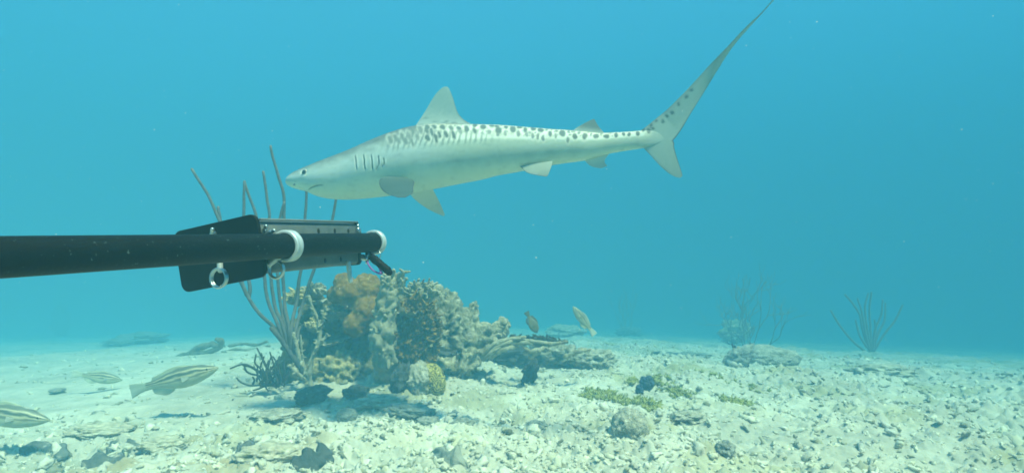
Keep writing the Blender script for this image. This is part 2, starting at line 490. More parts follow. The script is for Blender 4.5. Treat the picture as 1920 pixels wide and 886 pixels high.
def build_reef_rock():
    s = CD / F_PX
    B = []
    def ball(px, py, d, rx, ry, rz, a=0.0): B.append((cpt(px, py, d), (rx * s, ry, rz * s), a))
    ball(640, 695, 3.80, 78, .20, 58)         # front left pale bulge
    ball(672, 640, 3.98, 80, .22, 75)
    ball(600, 600, 4.02, 48, .16, 52)         # back left
    ball(585, 690, 3.98, 52, .16, 60)
    ball(560, 640, 4.10, 34, .12, 50)
    ball(735, 700, 3.88, 62, .20, 60)
    ball(775, 640, 4.02, 78, .24, 95)
    ball(815, 600, 3.98, 58, .22, 68)         # right pale rock
    ball(790, 560, 4.02, 36, .15, 34)
    ball(842, 622, 3.93, 48, .20, 66)
    ball(868, 655, 3.93, 46, .20, 48)
    ball(880, 622, 4.00, 32, .15, 48)
    ball(905, 640, 4.00, 32, .15, 40)
    ball(928, 622, 4.02, 27, .10, 13, .2)
    ball(945, 608, 4.02, 14, .06, 10)
    ball(893, 571, 4.00, 9, .035, 9)          # small knob on the shoulder
    ball(886, 590, 4.02, 20, .07, 22)
    ball(830, 690, 3.78, 60, .14, 22)
    ball(770, 740, 3.62, 40, .12, 14)
    ball(690, 738, 3.64, 60, .14, 14)
    V, N, q, t = remesh(B, 0.0085)
    V = relax(V, q, 10)
    base = at(720, 730, 3.85)
    n1 = fbm3(V * 5.0, 3, 1); f1, f2 = worley3(V * 9 + 0.25 * fbm3(V * 8, 2, 5)[:, None], 2); g1, g2 = worley3(V * 24, 3); k1, k2 = worley3(V * 17 + .3, 8)
    pits = sstep(.42, .12, k1) * sstep(-.15, .25, noise3(V * 4.5, 77))
    h1, h2 = worley3(V * 46 + .4 * fbm3(V * 20, 2, 3)[:, None], 9)
    disp = 0.05 * n1 + 0.05 * (0.42 - f1) + 0.030 * (0.42 - g1) - 0.055 * pits + 0.014 * fbm3(V * 34, 2, 7) + 0.016 * (0.42 - h1) - 0.03 * sstep(.1, .5, noise3(V * 15, 21))
    V = V + N * disp[:, None]
    c = np.clip(.98 + .30 * fbm3(V * 3.0, 3, 12) + .5 * (0.42 - g1) - 0.45 * pits + .35 * (.42 - h1), .25, 1.45)
    tint = sstep(.0, .45, fbm3(V * 3.4, 3, 14))
    C = c[:, None] * lerp((1.0, .98, .93), (.66, .60, .34), tint)
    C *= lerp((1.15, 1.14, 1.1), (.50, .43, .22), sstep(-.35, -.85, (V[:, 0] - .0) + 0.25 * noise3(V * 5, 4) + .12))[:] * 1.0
    # the pale front bulge keeps its chalky crust
    fb = np.exp(-(((V - cpt(645, 688, 3.62)) / np.array([.27, .28, .20])) ** 2).sum(1))
    C = C * (1 - fb[:, None]) + fb[:, None] * np.array([1.35, 1.22, .86]) * c[:, None]
    mb = MB(); mb.add(V, q, t if len(t) else None, C)
    o = mb.build("reef_rock", M['rock'], loc=base)
    tag(o, "big pitted pale reef rock under the corals at the centre of the seabed", "rock")
    return o
build_reef_rock()

def lumpy(name, balls, voxel, mt, label, cat, amp=.02, freq=12.0, col=None, group=None, base=None, cells=0.02, cf=14.0, relax_n=4, tintfn=None):
    V, N, q, t = remesh(balls, voxel)
    V = relax(V, q, relax_n)
    f1, f2 = worley3(V * cf, 3)
    V2 = V + N * (amp * fbm3(V * freq, 4, len(name)) + cells * (0.42 - f1))[:, None]
    C = np.clip(1 + .25 * fbm3(V * freq * .5, 3, 9) + .6 * (0.42 - f1), .4, 1.4)[:, None] * np.array(col or (1, 1, 1))
    if tintfn is not None: C = tintfn(V2, C)
    mb = MB(); mb.add(V2, q, t if len(t) else None, C)
    b = base if base is not None else np.array([V[:, 0].mean(), V[:, 1].mean(), V[:, 2].min()])
    return tag(mb.build(name, mt, loc=b), label, cat, group)

# orange boulder coral on the left shoulder
def build_orange():
    d = 3.72; s = d / F_PX; B = []
    for px, py, dd, r, rz in [(645, 530, 0, 20, 20), (688, 545, 0, 30, 34), (655, 548, -.02, 30, 26), (690, 585, -.04, 30, 34), (668, 608, -.06, 26, 24), (700, 560, .05, 26, 36), (632, 552, .03, 20, 18), (718, 575, .06, 20, 34)]:
        B.append((at(px, py, d + dd), (r * s, r * s * 1.0, rz * s), 0))
    lumpy("boulder_coral", B, .008, M['orange'], "orange brown lobed boulder coral on top of the reef rock behind the grey fork coral", "coral", .008, 30, cells=.008, cf=40, relax_n=10)
build_orange()

# dark olive mass of merged blobs in the hollow under the left ledge
def build_dark_mass():
    s = 3.8 / F_PX; B = []
    for px, py, dd, r, rz in [(548, 690, 3.86, 26, 42), (560, 650, 3.90, 26, 34), (570, 705, 3.82, 24, 26), (610, 640, 3.85, 22, 16)]:
        B.append((at(px, py, dd), (r * s, .09, rz * s), 0))
    lumpy("dark_sponge", B, .010, mat("olive_clump", (.06, .06, .022), (.11, .105, .04), 14.0, .95, .8, 90., .01, spec=.1), "dark olive mass at the left foot of the reef rock behind the pale twigs", "sponge", .02, 14, cells=.015)
build_dark_mass()

def branch_cluster(name, mt, label, cat, root, tips, r0, r1, knob=0.0, seg=9, col=None, knobs=0, group=None, sub=None):
    """short stubby fingers from one root"""
    mb = MB(); root = np.asarray(root, float)
    for tp in tips:
        tp = np.asarray(tp, float); mid = root * .45 + tp * .55 + rng.normal(0, .02, 3) * np.linalg.norm(tp - root) * 2
        p = catmull([root, mid, tp], 14)
        rad = np.linspace(r0, r1, 14) * (1 + knob * rng.normal(0, 1, 14))
        mb.tube(p, np.abs(rad), seg, col, 0.35, 60)
        for _ in range(knobs):
            i = rng.integers(4, 14); dv = rng.normal(0, 1, 3); dv[2] = abs(dv[2]) * .6; dv /= np.linalg.norm(dv)
            L = r0 * rng.uniform(1.2, 2.4)
            mb.tube(np.stack([p[i], p[i] + dv * L * .5, p[i] + dv * L + np.array([0, 0, L * .2])]), [r1 * .8, r1 * .65, r1 * .45], 7, col, .3, 80)
    return tag(mb.build(name, mt, loc=root), label, cat, group)

# pale grey fork coral column in front of the rock
def build_fork():
    mb = MB(); d = 3.48
    trunk = catmull([at(718, 708, d + .08), at(722, 670, d), at(716, 630, d - .02), at(722, 590, d), at(728, 555, d), at(735, 528, d)], 40)
    rad = np.array([.05, .06, .065, .06, .058, .042]); rad = np.interp(np.linspace(0, 5, 40), range(6), rad) * (1 + .03 * rng.normal(size=40))
    mb.tube(trunk, rad, 40, None, .55, 26)
    for k in range(80):
        i = rng.integers(5, 40); dv = rng.normal(0, 1, 3); dv[2] = dv[2] * .5 + .35; dv[1] -= .25; dv /= np.linalg.norm(dv)
        L = rng.uniform(.03, .065); r = rng.uniform(.012, .020)
        e = trunk[i] + dv * (L * .8 + .03); q = trunk[i] + dv * .03
        mb.tube(catmull([q, (q + e) / 2 + rng.normal(0, .006, 3), e + np.array([0, 0, L * .25])], 8), np.linspace(r * 1.3, r * .55, 8) * (1 + .15 * rng.normal(size=8)), 8, None, .4, 60)
    for tx, ty in [(757, 510), (748, 512), (738, 506), (762, 522), (728, 515), (752, 540), (742, 522), (716, 530)]:
        p = catmull([trunk[34], at((tx + 732) / 2 + 3, (ty + 548) / 2, d), at(tx, ty, d - .02)], 12)
        mb.tube(p, np.linspace(.026, .009, 12) * (1 + .2 * rng.normal(size=12)), 9, None, .45, 60)
        for _ in range(3):
            i = rng.integers(5, 12); dv = rng.normal(0, 1, 3); dv[2] = abs(dv[2]); dv /= np.linalg.norm(dv)
            mb.tube(np.stack([p[i], p[i] + dv * .018, p[i] + dv * .035]), [.010, .008, .005], 7, None, .3, 80)
    for tx, ty in [(728, 690)]:
        p = catmull([trunk[14], at(tx, ty - 14, d - .05), at(tx, ty, d - .07)], 8)
        mb.tube(p, np.linspace(.02, .007, 8), 8, None, .4, 60)
    b = at(718, 712, d + .08)
    tag(mb.build("fork_coral", M['greycoral'], loc=b), "pale grey knobbly branching coral standing upright against the brown ragged coral", "coral")
build_fork()

# brown ragged plate (overgrown dead fan)
def build_brown_plate():
    nu, nv = 110, 80; d = 3.52
    mb = MB()
    u, v = np.meshgrid(np.linspace(0, 1, nu), np.linspace(0, 1, nv), indexing='ij')
    u = u.ravel(); v = v.ravel()
    left = 738 - 4 * np.sin(u * 5) - 8 * u * (1 - u); right = np.interp(u, [0, .2, .5, .8, 1], [790, 812, 818, 818, 800]) 
    right = right + 7 * noise2(u * 14, u * 0 + 2, 3) + 5 * noise2(u * 33, u * 0 + 5, 4)
    top = 560 + 8 * noise2(v * 9, v * 0 + 1, 6) + 6 * np.abs(v - .4) * 2
    py = 712 + (top - 712) * u; px = left + (right - left) * v
    P = at(px, py, d + .10 * (v - .5) ** 2 * 2 + .03 * fbm2(u * 5, v * 5, 3, 7) + .03 * np.sin(v * 5))
    hole = (noise2(u * 9, v * 7, 15) > .22) & ((u > .70) | (v > .86)) | ((noise2(u * 16, v * 12, 19) > .30) & ((u > .45) & (v > .70)))
    th = .022 + .014 * fbm2(u * 12, v * 12, 3, 8) ; th = th * (0.35 + 0.65 * sstep(0, .12, np.minimum(1 - u, np.minimum(v, 1 - v))))
    f = P.copy(); b = P.copy(); f[:, 1] -= th * (1 + .6 * fbm2(u * 22, v * 22, 2, 9)); b[:, 1] += th
    a = np.arange(nu * nv).reshape(nu, nv)
    q = np.stack([a[:-1, :-1], a[:-1, 1:], a[1:, 1:], a[1:, :-1]], -1).reshape(-1, 4)
    keep = ~hole[q].any(1); q = q[keep]
    n = nu * nv
    # rim quads where an edge has one face only
    from collections import Counter
    E = np.vstack([q[:, [0, 1]], q[:, [1, 2]], q[:, [2, 3]], q[:, [3, 0]]])
    key = np.sort(E, 1); cnt = Counter(map(tuple, key))
    rim = np.array([e for e, k in zip(E, key) if cnt[tuple(k)] == 1])
    allq = np.vstack([q, (q + n)[:, ::-1], np.stack([rim[:, 1], rim[:, 0], rim[:, 0] + n, rim[:, 1] + n], 1)])
    edge = sstep(.16, .02, np.minimum(1 - u, 1 - v)) * sstep(-.1, .3, noise2(u * 18, v * 14, 30))
    C = lerp((1, 1, 1), (2.4, 2.5, 2.8), edge * .7) * np.clip(1 + .3 * fbm2(u * 8, v * 8, 3, 11), .5, 1.4)[:, None]
    # keep only used vertices
    used = np.unique(allq); mp = -np.ones(2 * n, int); mp[used] = np.arange(len(used))
    mb.add(np.vstack([f, b])[used], mp[allq], None, np.vstack([C, C])[used])
    # ragged little fingers along the free edge
    for k in range(70):
        uu = rng.uniform(.25, 1); i = int(uu * (nu - 1)); j = nv - 1 if rng.random() < .62 else rng.integers(nv // 3, nv)
        if j < nv - 1: i = nu - 1 - rng.integers(0, 26)
        p = P[i * nv + j]; dv = np.array([rng.uniform(.2, 1), rng.uniform(-.9, .1), rng.uniform(-.3, .9)]); dv /= np.linalg.norm(dv)
        L = rng.uniform(.02, .055)
        mb.tube(np.stack([p - dv * .01, p + dv * L * .5, p + dv * L + np.array([0, 0, .006])]), [.009, .008, .004], 7, np.array((2.0, 2.0, 2.0)) * rng.uniform(.5, 1), .4, 70)
    tag(mb.build("ragged_coral", M['brown'], loc=at(770, 714, d)), "dark brown ragged upright coral sheet with pale holed edges", "coral")
build_brown_plate()

# ledges of lettuce coral with pale lips
def ledge(px, py, d, w, dep, th, rot, label, mt=None, grp=None):
    n = 46; m = 12
    s = d / F_PX
    a = np.linspace(-math.pi * .98, math.pi * .02, n)
    mb = MB(); rows = []
    rad = 1 + .22 * noise2(a * 2.3 + px, a * 0 + 1, 3) + .10 * noise2(a * 7 + px, a * 0, 4)
    cols = []
    for side in (1, -1):
        rr = np.linspace(.05, 1, m) if side == 1 else np.linspace(1, .05, m)
        for r in rr:
            z = side * th * (1 - r) ** .6 * .5 + .035 * r * r + .012 * r * noise2(a * 5, a * 0 + r * 3 + px, 5)
            rows.append(np.stack([np.cos(a) * r * rad * w * s, np.sin(a) * r * rad * dep, z], 1))
            k = (.8 + .9 * sstep(.86, 1.0, r)) if side == 1 else .7
            cols.append(np.full((n, 3), k) * (1 + .15 * noise2(a * 9, a * 0 + r * 5, 6))[:, None])
    V = np.vstack(rows); V = V @ euler(rot[0], rot[1], rot[2]).T + at(px, py, d)
    mb.grid(V, 2 * m, n, True, np.vstack(cols))
    return tag(mb.build("plate_coral", mt or M['greycoral'], loc=at(px, py, d)), label, "coral", grp or "plate corals on the reef rock")
ledge(625, 640, 3.78, 38, .14, .03, (.25, -.1, .1), "thin pale edged plate coral over the dark hollow below the orange coral")
ledge(645, 590, 3.72, 30, .10, .03, (.15, .1, .2), "small crinkled plate coral left of the orange coral bulge")
ledge(835, 662, 3.66, 24, .10, .03, (.3, .1, 0), "dark plate coral jutting low from the right face of the reef rock", M['dark'])
ledge(775, 590, 3.56, 30, .08, .03, (.15, -.1, .1), "pale plate coral beside the holed top of the brown sheet")
ledge(592, 566, 3.86, 26, .10, .03, (.2, .1, -.2), "grey plate coral at the top left of the reef rock under the bait box")

def cauli(px, py, d, rpx, n, label, mt, fr=.011):
    """crust of small pale branchlets"""
    s = d / F_PX; root = at(px, py, d); mb = MB()
    V, T = lump_verts(3, (rpx * s * .8, rpx * s * .6, rpx * s * .55), px, .3, 2, 3); mb.add(V + root, None, T, np.array((.7, .7, .65)))
    for _ in range(n):
        dv = rng.normal(0, 1, 3); dv[2] = abs(dv[2]) * .8 ; dv[1] = -abs(dv[1]) * .8 if rng.random() < .7 else dv[1]; dv /= np.linalg.norm(dv)
        a = root + dv * np.array([rpx * s * .5, rpx * s * .4, rpx * s * .4]); b = root + dv * np.array([rpx * s, rpx * s * .8, rpx * s * .85]) * rng.uniform(.8, 1.15)
        mb.tube(catmull([a, (a + b) / 2 + rng.normal(0, .006, 3), b + rng.normal(0, .008, 3)], 7), np.linspace(fr * 1.2, fr * .6, 7) * rng.uniform(.7, 1.2), 7, np.array((1, 1, 1)) * rng.uniform(.8, 1.2), .4, 70)
    return tag(mb.build("finger_coral", mt, loc=root), label, "coral", "finger corals on the reef rock")
cauli(556, 560, 3.82, 24, 60, "yellowish knobby finger coral at the left edge of the reef rock top", M['yellowcoral'])
cauli(590, 548, 3.86, 22, 50, "grey crusty finger coral just left of the orange coral crown", M['greycoral'])
cauli(625, 588, 3.74, 22, 50, "grey tufted finger coral on the face below the orange coral crown", M['greycoral'])
cauli(542, 612, 3.84, 16, 40, "yellowish beaded finger coral between the sea rod stems", M['yellowcoral'], .008)
cauli(790, 552, 3.70, 34, 80, "broad pale finger coral on the reef rock crest behind the brown sheet", M['greycoral'])
cauli(590, 612, 3.76, 18, 40, "small pale finger coral beside the white twig under the ledge", M['yellowcoral'], .009)

# ------------------------------------------------------------------ branching gorgonians
def rod_path(pts, d, n=30):
    P = np.array([at(p[0], p[1], d + (p[2] if len(p) > 2 else 0)) for p in pts]); return catmull(P, n)

def build_sea_rod():
    d = 3.62; s = d / F_PX
    base = at(584, 722, d)
    root = thing("sea_rod", "tall grey sea rod with slender upright branches rising behind the bait box", "sea rod", base)
    mb = MB()
    stem = rod_path([(584, 724), (566, 690), (548, 665), (528, 635), (510, 615)], d, 30)
    mb.tube(stem, np.linspace(.024, .016, 30), 12, None, .25, 60)
    mb.build("stem", M['rod'], root, base)
    br = [
        [(532, 640), (512, 612), (490, 592), (472, 568), (458, 540), (446, 500), (430, 455), (411, 412), (392, 370), (376, 343), (360, 318)],
        [(463, 552), (452, 530), (440, 505), (420, 440), (411, 400), (409, 388)],
        [(466, 556), (468, 535), (462, 500), (456, 430), (457, 380), (459, 341)],
        [(540, 655), (522, 610), (505, 570), (497, 530), (492, 470), (482, 412), (470, 375), (459, 343)],
        [(541, 655), (530, 610), (516, 575), (508, 520), (506, 440), (505, 400), (498, 350), (493, 322)],
        [(545, 660), (540, 620), (528, 580), (521, 530), (519, 460), (527, 405), (533, 380)],
        [(545, 662), (541, 610), (533, 560), (530, 480), (533, 400), (531, 360), (520, 322), (512, 295), (508, 274)],
        [(547, 664), (545, 620), (556, 570), (562, 520), (570, 470), (572, 410), (574, 380), (574, 350)],
        [(549, 666), (553, 625), (566, 575), (580, 530), (598, 480), (620, 425), (628, 385), (634, 340)],
        [(552, 664), (556, 640), (562, 615), (575, 607)],
    ]
    for k, b in enumerate(br):
        P = rod_path([(x, y, (-.03 + .02 * k if i > 1 else 0)) for i, (x, y) in enumerate(b)], d, 46)
        P += 0.004 * np.stack([fbm3(P * 7, 2, k), fbm3(P * 7, 2, k + 9), fbm3(P * 7, 2, k + 5)], 1)
        rad = np.linspace(.0118, .0078, 46)
        c = lerp((1, 1, 1), (1.5, 1.5, 1.45), sstep(.95, 1, np.linspace(0, 1, 46)))
        m2 = MB(); m2.tube(P, rad, 10, c, .10, 90); m2.build("branch", M['rod'], root, base)
build_sea_rod()

def build_twig():
    d = 3.50; base = at(584, 722, d)
    mb = MB()
    for pts, r in [([(585, 722), (574, 712), (558, 698), (542, 683)], .016), ([(583, 720), (580, 706), (571, 690), (562, 668), (556, 645), (550, 625)], .015),
                   ([(579, 702), (582, 680), (592, 655), (599, 640), (598, 612), (594, 596), (586, 576), (580, 556)], .013), ([(570, 688), (566, 660), (564, 628)], .008),
                   ([(598, 622), (604, 606), (606, 594)], .009), ([(598, 642), (608, 634), (614, 626)], .009), ([(595, 600), (588, 590), (584, 584)], .007)]:
        P = rod_path(pts, d, 24); mb.tube(P, np.linspace(r, r * .6, 24) * (1 + .18 * rng.normal(size=24)), 9, None, .5, 60)
        for _ in range(10):
            i = rng.integers(2, 24); dv = rng.normal(0, 1, 3); dv /= np.linalg.norm(dv)
            mb.tube(np.stack([P[i], P[i] + dv * .012, P[i] + dv * .024]), [r * .7, r * .55, r * .3], 6, None, .3, 70)
    tag(mb.build("dead_twig", M['greycoral'], loc=base), "pale crusted dead twig leaning at the foot of the tall sea rod", "twig")
build_twig()

def grow(mb, p, dv, L, r, depth, spread, seed_col=None, up=.3, seg=7, wob=.15, split=2):
    n = 10
    pts = [p]; d = dv / np.linalg.norm(dv)
    for _ in range(n - 1):
        d = d + rng.normal(0, wob, 3) * np.array([1, .6, 1]) * .5 + np.array([0, 0, up * .12]); d /= np.linalg.norm(d)
        pts.append(pts[-1] + d * L / (n - 1))
    P = np.array(pts); mb.tube(P, np.linspace(r, r * (.75 if depth else .6), n), seg, seed_col, .12, 60)
    if depth <= 0: return
    for k in range(split):
        i = rng.integers(n // 2 - 1, n)
        nd = d + rng.normal(0, spread, 3) * np.array([1, .7, .5]); nd[2] += up
        grow(mb, P[i], nd, L * rng.uniform(.65, .95), r * .78, depth - 1, spread, seed_col, up, seg, wob, split)

def gorgonian(name, px, py, hpx, starts, depth, r, mt, label, cat, spread=.45, up=.35, wob=.15, split=2, group=None, dd=None, Lf=.42):
    p, d = gnd(px, py); s = d / F_PX
    mb = MB()
    for a in starts:
        dv = np.array([math.sin(a), rng.uniform(-.3, .3), math.cos(a)])
        grow(mb, p - np.array([0, 0, .02]), dv, hpx * s * Lf, r, depth, spread, None, up, 7, wob, split)
    return tag(mb.build(name, mt, loc=p), label, cat, group)

# traced small bush of dark branches left of the rock
def build_bush():
    d = 3.50; base = at(515, 728, d); mb = MB()
    for pts, z in [([(518, 726), (505, 715), (490, 700), (474, 688), (456, 682), (443, 690)][:5] + [(432, 690)], 0), ([(505, 714), (490, 720), (470, 722), (452, 716), (444, 708)], -.03), ([(490, 700), (478, 692), (466, 686), (455, 684)], .02),
                   ([(515, 722), (505, 700), (498, 682), (488, 664), (482, 652)], .02), ([(500, 688), (494, 676), (490, 662)], -.02), ([(508, 705), (514, 688), (510, 672), (506, 660)], .0), ([(487, 719), (495, 706), (488, 690), (478, 680), (480, 664)], -.04),
                   ([(515, 722), (500, 722), (485, 728), (475, 731)], -.03), ([(518, 722), (524, 700), (520, 682), (512, 668)], .03), ([(520, 722), (532, 706), (534, 692)], -.02), ([(519, 722), (530, 715), (540, 700)], 0), ([(496, 712), (486, 704), (470, 700), (461, 694), (458, 684)], .03),
                   ([(505, 716), (498, 724), (503, 732)], -.04), ([(510, 712), (516, 700), (514, 690)], -.05), ([(474, 720), (477, 712), (474, 706)], -.03), ([(500, 722), (509, 708), (506, 696)], -.06), ([(522, 724), (527, 712), (525, 700)], -.06)]:
        P = rod_path([(x, y, z * i / (len(pts) - 1)) for i, (x, y) in enumerate(pts)], d, 22)
        mb.tube(P, np.linspace(.0068, .0045, 22), 8, (.55, .55, .5), .12, 80)
    for k in range(26):
        x0, y0 = rng.uniform(480, 535), rng.uniform(700, 728); a = rng.uniform(-2.2, -.9); L = rng.uniform(16, 34); z0 = rng.uniform(-.05, .04)
        P = rod_path([(x0, y0, z0), (x0 + L * .5 * math.cos(a), y0 + L * .5 * math.sin(a), z0), (x0 + L * math.cos(a) + rng.uniform(-5, 8), y0 + L * math.sin(a) - 4, z0)], d, 14)
        mb.tube(P, np.linspace(.0058, .004, 14), 7, (.6, .6, .52), .12, 80)
    tag(mb.build("sea_whip_bush", M['rod'], loc=base), "low dark bush of thin curling sea whips on the sand left of the reef rock", "sea whip")
build_bush()

# ------------------------------------------------------------------ brain coral
def build_brain():
    d = 3.36; s = d / F_PX
    base = at(818, 738, d)
    V, T = ico(6)
    P = V * np.array([22 * s, .06, 31 * s]) * (1 + .08 * fbm3(V * 1.5, 2, 4))[:, None]
    P = P @ euler(0, -.35, 0).T
    w = V + .30 * np.stack([fbm3(V * 2.4, 2, 1), fbm3(V * 2.4, 2, 2), fbm3(V * 2.4, 2, 3)], 1)
    ph = w[:, 2] * 25 + 7 * noise3(V * 2.2, 8) + w[:, 0] * 6
    g = np.sin(ph)
    P = P * (1 + .045 * sstep(-.5, .6, g))[:, None]
    C = lerp((.10, .085, .025), (.46, .38, .11), sstep(-.45, .25, g))
    C *= np.clip(1 + .25 * fbm3(V * 4, 2, 6), .6, 1.3)[:, None]
    mb = MB(); mb.add(P + at(812, 712, d + .05), None, T, C)
    tag(mb.build("brain_coral", M['brain'], loc=base), "yellow brain coral with meandering ridges at the foot of the reef rock", "coral")
build_brain()

# ------------------------------------------------------------------ loose rocks on the seabed
def rock(name, px, py, wpx, hpx, dep, mt, label, seed, cat="rock", rough=.35, freq=1.7, tilt=(0, 0, 0), sub=5, group=None, sink=.25, cells=.12):
    p, d = gnd(px, py); s = d / F_PX
    V, T = ico(sub)
    n = fbm3(V * freq + seed * 2.3, 5, seed, .55); f1, f2 = worley3(V * 3.2 + seed, seed)
    k = 1 + rough * n + cells * (0.45 - f1) + .05 * fbm3(V * 9 + seed, 3, seed + 1) + .12 * (0.4 - worley3(V * 7 + seed, seed + 2)[0])
    P = V * k[:, None] * np.array([wpx * s / 2, dep, hpx * s / 2 * 1.15])
    P = P @ euler(*tilt).T
    P[:, 2] -= P[:, 2].min() + hpx * s * sink * .5
    P += p
    C = np.clip(1 + .35 * fbm3(V * 5, 3, seed) + .5 * (0.42 - f1), .45, 1.4)[:, None] * np.ones(3)
    mb = MB(); mb.add(P, None, T, C)
    return tag(mb.build(name, mt, loc=p), label, cat, group)

M['farrock'] = mat('far_rock_hazed', (.16, .17, .14), (.26, .26, .21), 6, .95, .6, 40, .02)  # lightened grey, fading in distant haze is put into the colour
M['bluestone'] = mat("blue_stone", (.03, .045, .075), (.06, .08, .11), 20, .9, .6, 80, .006)
M['greystone'] = mat("grey_stone", (.20, .20, .17), (.34, .33, .27), 12, .95, .8, 120, .006, attr=True, spec=.1)
M['shell'] = mat("shell_dark", (.07, .075, .07), (.16, .16, .14), 20, .9, .8, 90, .008, attr=True, spec=.15, c3=(.4, .37, .3), s3=28., t3=(.55, .68))
M['tan'] = mat("tan_crust", (.40, .35, .24), (.56, .50, .38), 20, .95, .8, 110, .007, attr=True, spec=.1, c3=(.2, .19, .1), s3=25.)
rock("dark_lump", 586, 755, 60, 27, .09, M['dark'], "dark rough lump on the sand at the foot of the tall sea rod", 1, tilt=(0, -.25, 0))
rock("dark_lump", 668, 746, 48, 20, .07, M['dark'], "flat dark lump under the pale bulge of the reef rock", 2)
rock("dark_lump", 752, 742, 38, 58, .08, M['dark'], "dark purplish lump leaning on the left of the brain coral", 3, tilt=(0, .35, 0))
rock("pale_lump", 786, 742, 52, 56, .09, M['pale_rock'], "pale sandy lump tucked between the dark lump and the brain coral", 4)
rock("pebble_stone", 650, 790, 38, 24, .06, M['greystone'], "smooth rounded grey stone lying in front of the reef rock", 5, rough=.12, cells=.0)
rock("shard", 768, 782, 84, 20, .06, M['greystone'], "long flat grey slab in front of the brain coral", 6, tilt=(.1, .12, .3))
rock("shard", 800, 800, 50, 16, .05, M['greystone'], "short flat grey slab resting before the long slab", 7, tilt=(.1, -.1, -.2))
rock("dark_flake", 993, 720, 28, 36, .025, M['dark'], "dark torn flake standing upright in the rubble right of the brain coral", 8, rough=.7, freq=1.4, tilt=(.1, .25, .2))
rock("blue_stone", 1212, 733, 24, 24, .04, M['bluestone'], "small dark blue stone beside the yellow green algae", 9)
rock("blue_stone", 1199, 740, 14, 18, .03, M['bluestone'], "smallest dark blue stone left of the other by the algae", 10)
rock("round_lump", 1182, 828, 68, 56, .11, M['pale_rock'], "round pale lump half buried in the rubble right of centre foreground", 11, rough=.15, cells=.05)
rock("dark_slab", 1290, 674, 84, 12, .10, M['farrock'], "dark flat slab lying on the pale rubble beyond the algae", 12)
rock("dark_slab", 1240, 668, 44, 9, .06, M['dark'], "thin dark sliver left of the dark flat slab", 13)
rock("brown_lump", 1655, 706, 120, 22, .12, M['tan'], "long low brown lump on the sand at far right", 14, sink=.4)
rock("mound_rock", 1435, 688, 124, 42, .24, M['pale_rock'], "pale domed rock behind the small dark sea whip at right", 15, rough=.15, cells=.03, sink=.4)
rock("grey_wedge", 1385, 692, 60, 30, .10, M['greystone'], "grey wedge stone in front of the pale domed rock at right", 16, tilt=(0, -.5, 0))
rock("rubble_knoll", 1110, 692, 84, 36, .16, M['pale_rock'], "pitted pale knoll at the right end of the fallen branches", 17, rough=.4, cells=.25)
rock("rubble_knoll", 1035, 686, 90, 36, .18, M['rock'], "brown pitted knoll under the fallen branches", 18, rough=.4, cells=.25)
rock("dark_lump", 958, 684, 90, 34, .12, M['dark'], "broad dark lump below the fallen branches", 19)
rock("shard", 1012, 806, 40, 14, .04, M['greystone'], "thin dark grey shard alone in the middle foreground rubble", 20, tilt=(0, .2, .2))
rock("shard", 858, 806, 60, 18, .05, M['greystone'], "knobbly grey shard below the brain coral", 21, tilt=(0, -.15, .1))
rock("crust_lump", 505, 868, 120, 34, .10, M['tan'], "brown crusty lump at the bottom edge left of the dark ridge", 22, rough=.3, cells=.1, sink=.4)
rock("crust_lump", 190, 815, 120, 22, .10, M['tan'], "tan crusty mound on the sand below the striped fish at left", 23, rough=.25, cells=.08, sink=.5)
rock("crust_lump", 305, 842, 90, 22, .08, M['tan'], "olive tan crusty lump right of the tan mound at lower left", 24, rough=.3, cells=.1, sink=.5)
rock("pale_lump", 520, 790, 90, 18, .12, M['pale_rock'], "low pale lump on the sand left of the rounded grey stone", 25, sink=.5)
rock("pale_lump", 720, 762, 90, 22, .10, M['pale_rock'], "low pale lump below the brown sheet coral", 26, sink=.5)
rock("pale_lump", 1290, 790, 70, 20, .08, M['pale_rock'], "low pale lump right of the algae in the rubble", 27, sink=.5)
rock("shard", 1360, 860, 36, 30, .05, M['greystone'], "dark grey chunk near the bottom edge right of centre", 28)
rock("stone_chip", 185, 778, 24, 7, .03, M['greystone'], "small grey chip on the sand under the striped fish", 29)
rock("stone_chip", 108, 735, 24, 7, .05, M['greystone'], "tiny grey chip on the sand left of the big striped fish", 30)

# thin curled shells / slabs standing in the foreground
def curl(name, px, py, pts, d, h, th, mt, label, lean=.3, seed=0, cat="shell"):
    """an upright thick sheet following pixel points along its foot"""
    P = []
    for x, y in pts:
        p, dd = gnd(x, y); P.append(p)
    P = catmull(np.array(P), 40)
    T = np.gradient(P, axis=0); N = np.stack([-T[:, 1], T[:, 0], 0 * T[:, 0]], 1); N /= np.linalg.norm(N, axis=1)[:, None]
    m = 12; rows = []; t = np.linspace(0, 1, 40)
    prof = h * (np.sin(t * math.pi) ** .5 * .8 + .2) * (1 + .45 * noise2(t * 4.2 + seed, t * 0, seed))
    for side in (1, -1):
        vs = np.linspace(0, 1, m) if side == 1 else np.linspace(1, 0, m)
        for v in vs:
            off = side * th * .5 * (1 - .6 * v) * (1 + .5 * noise2(t * 12, t * 0 + v * 4, seed + 2)) + lean * v * v * prof + .010 * noise2(t * 9, t * 0 + v * 3, seed + 1)
            rows.append(P + N * off[:, None] + np.array([0, 0, 1.0]) * (v * prof - .012)[:, None])
    V = np.array(rows); V = V.transpose(1, 0, 2).reshape(-1, 3)
    mb = MB(); mb.grid(V, 40, 2 * m, True, np.ones((len(V), 3)))
    # end caps
    for e in (0, 39):
        ids = np.arange(2 * m)
        ring = V.reshape(40, 2 * m, 3)[e]; c = ring.mean(0)
        tri = np.stack([ids, np.roll(ids, -1), np.full(2 * m, 2 * m)], 1)
        mb.add(np.vstack([ring, c]), None, tri if e == 0 else tri[:, ::-1], np.ones((2 * m + 1, 3)))
    b = P[20]
    return tag(mb.build(name, mt, loc=b), label, cat)
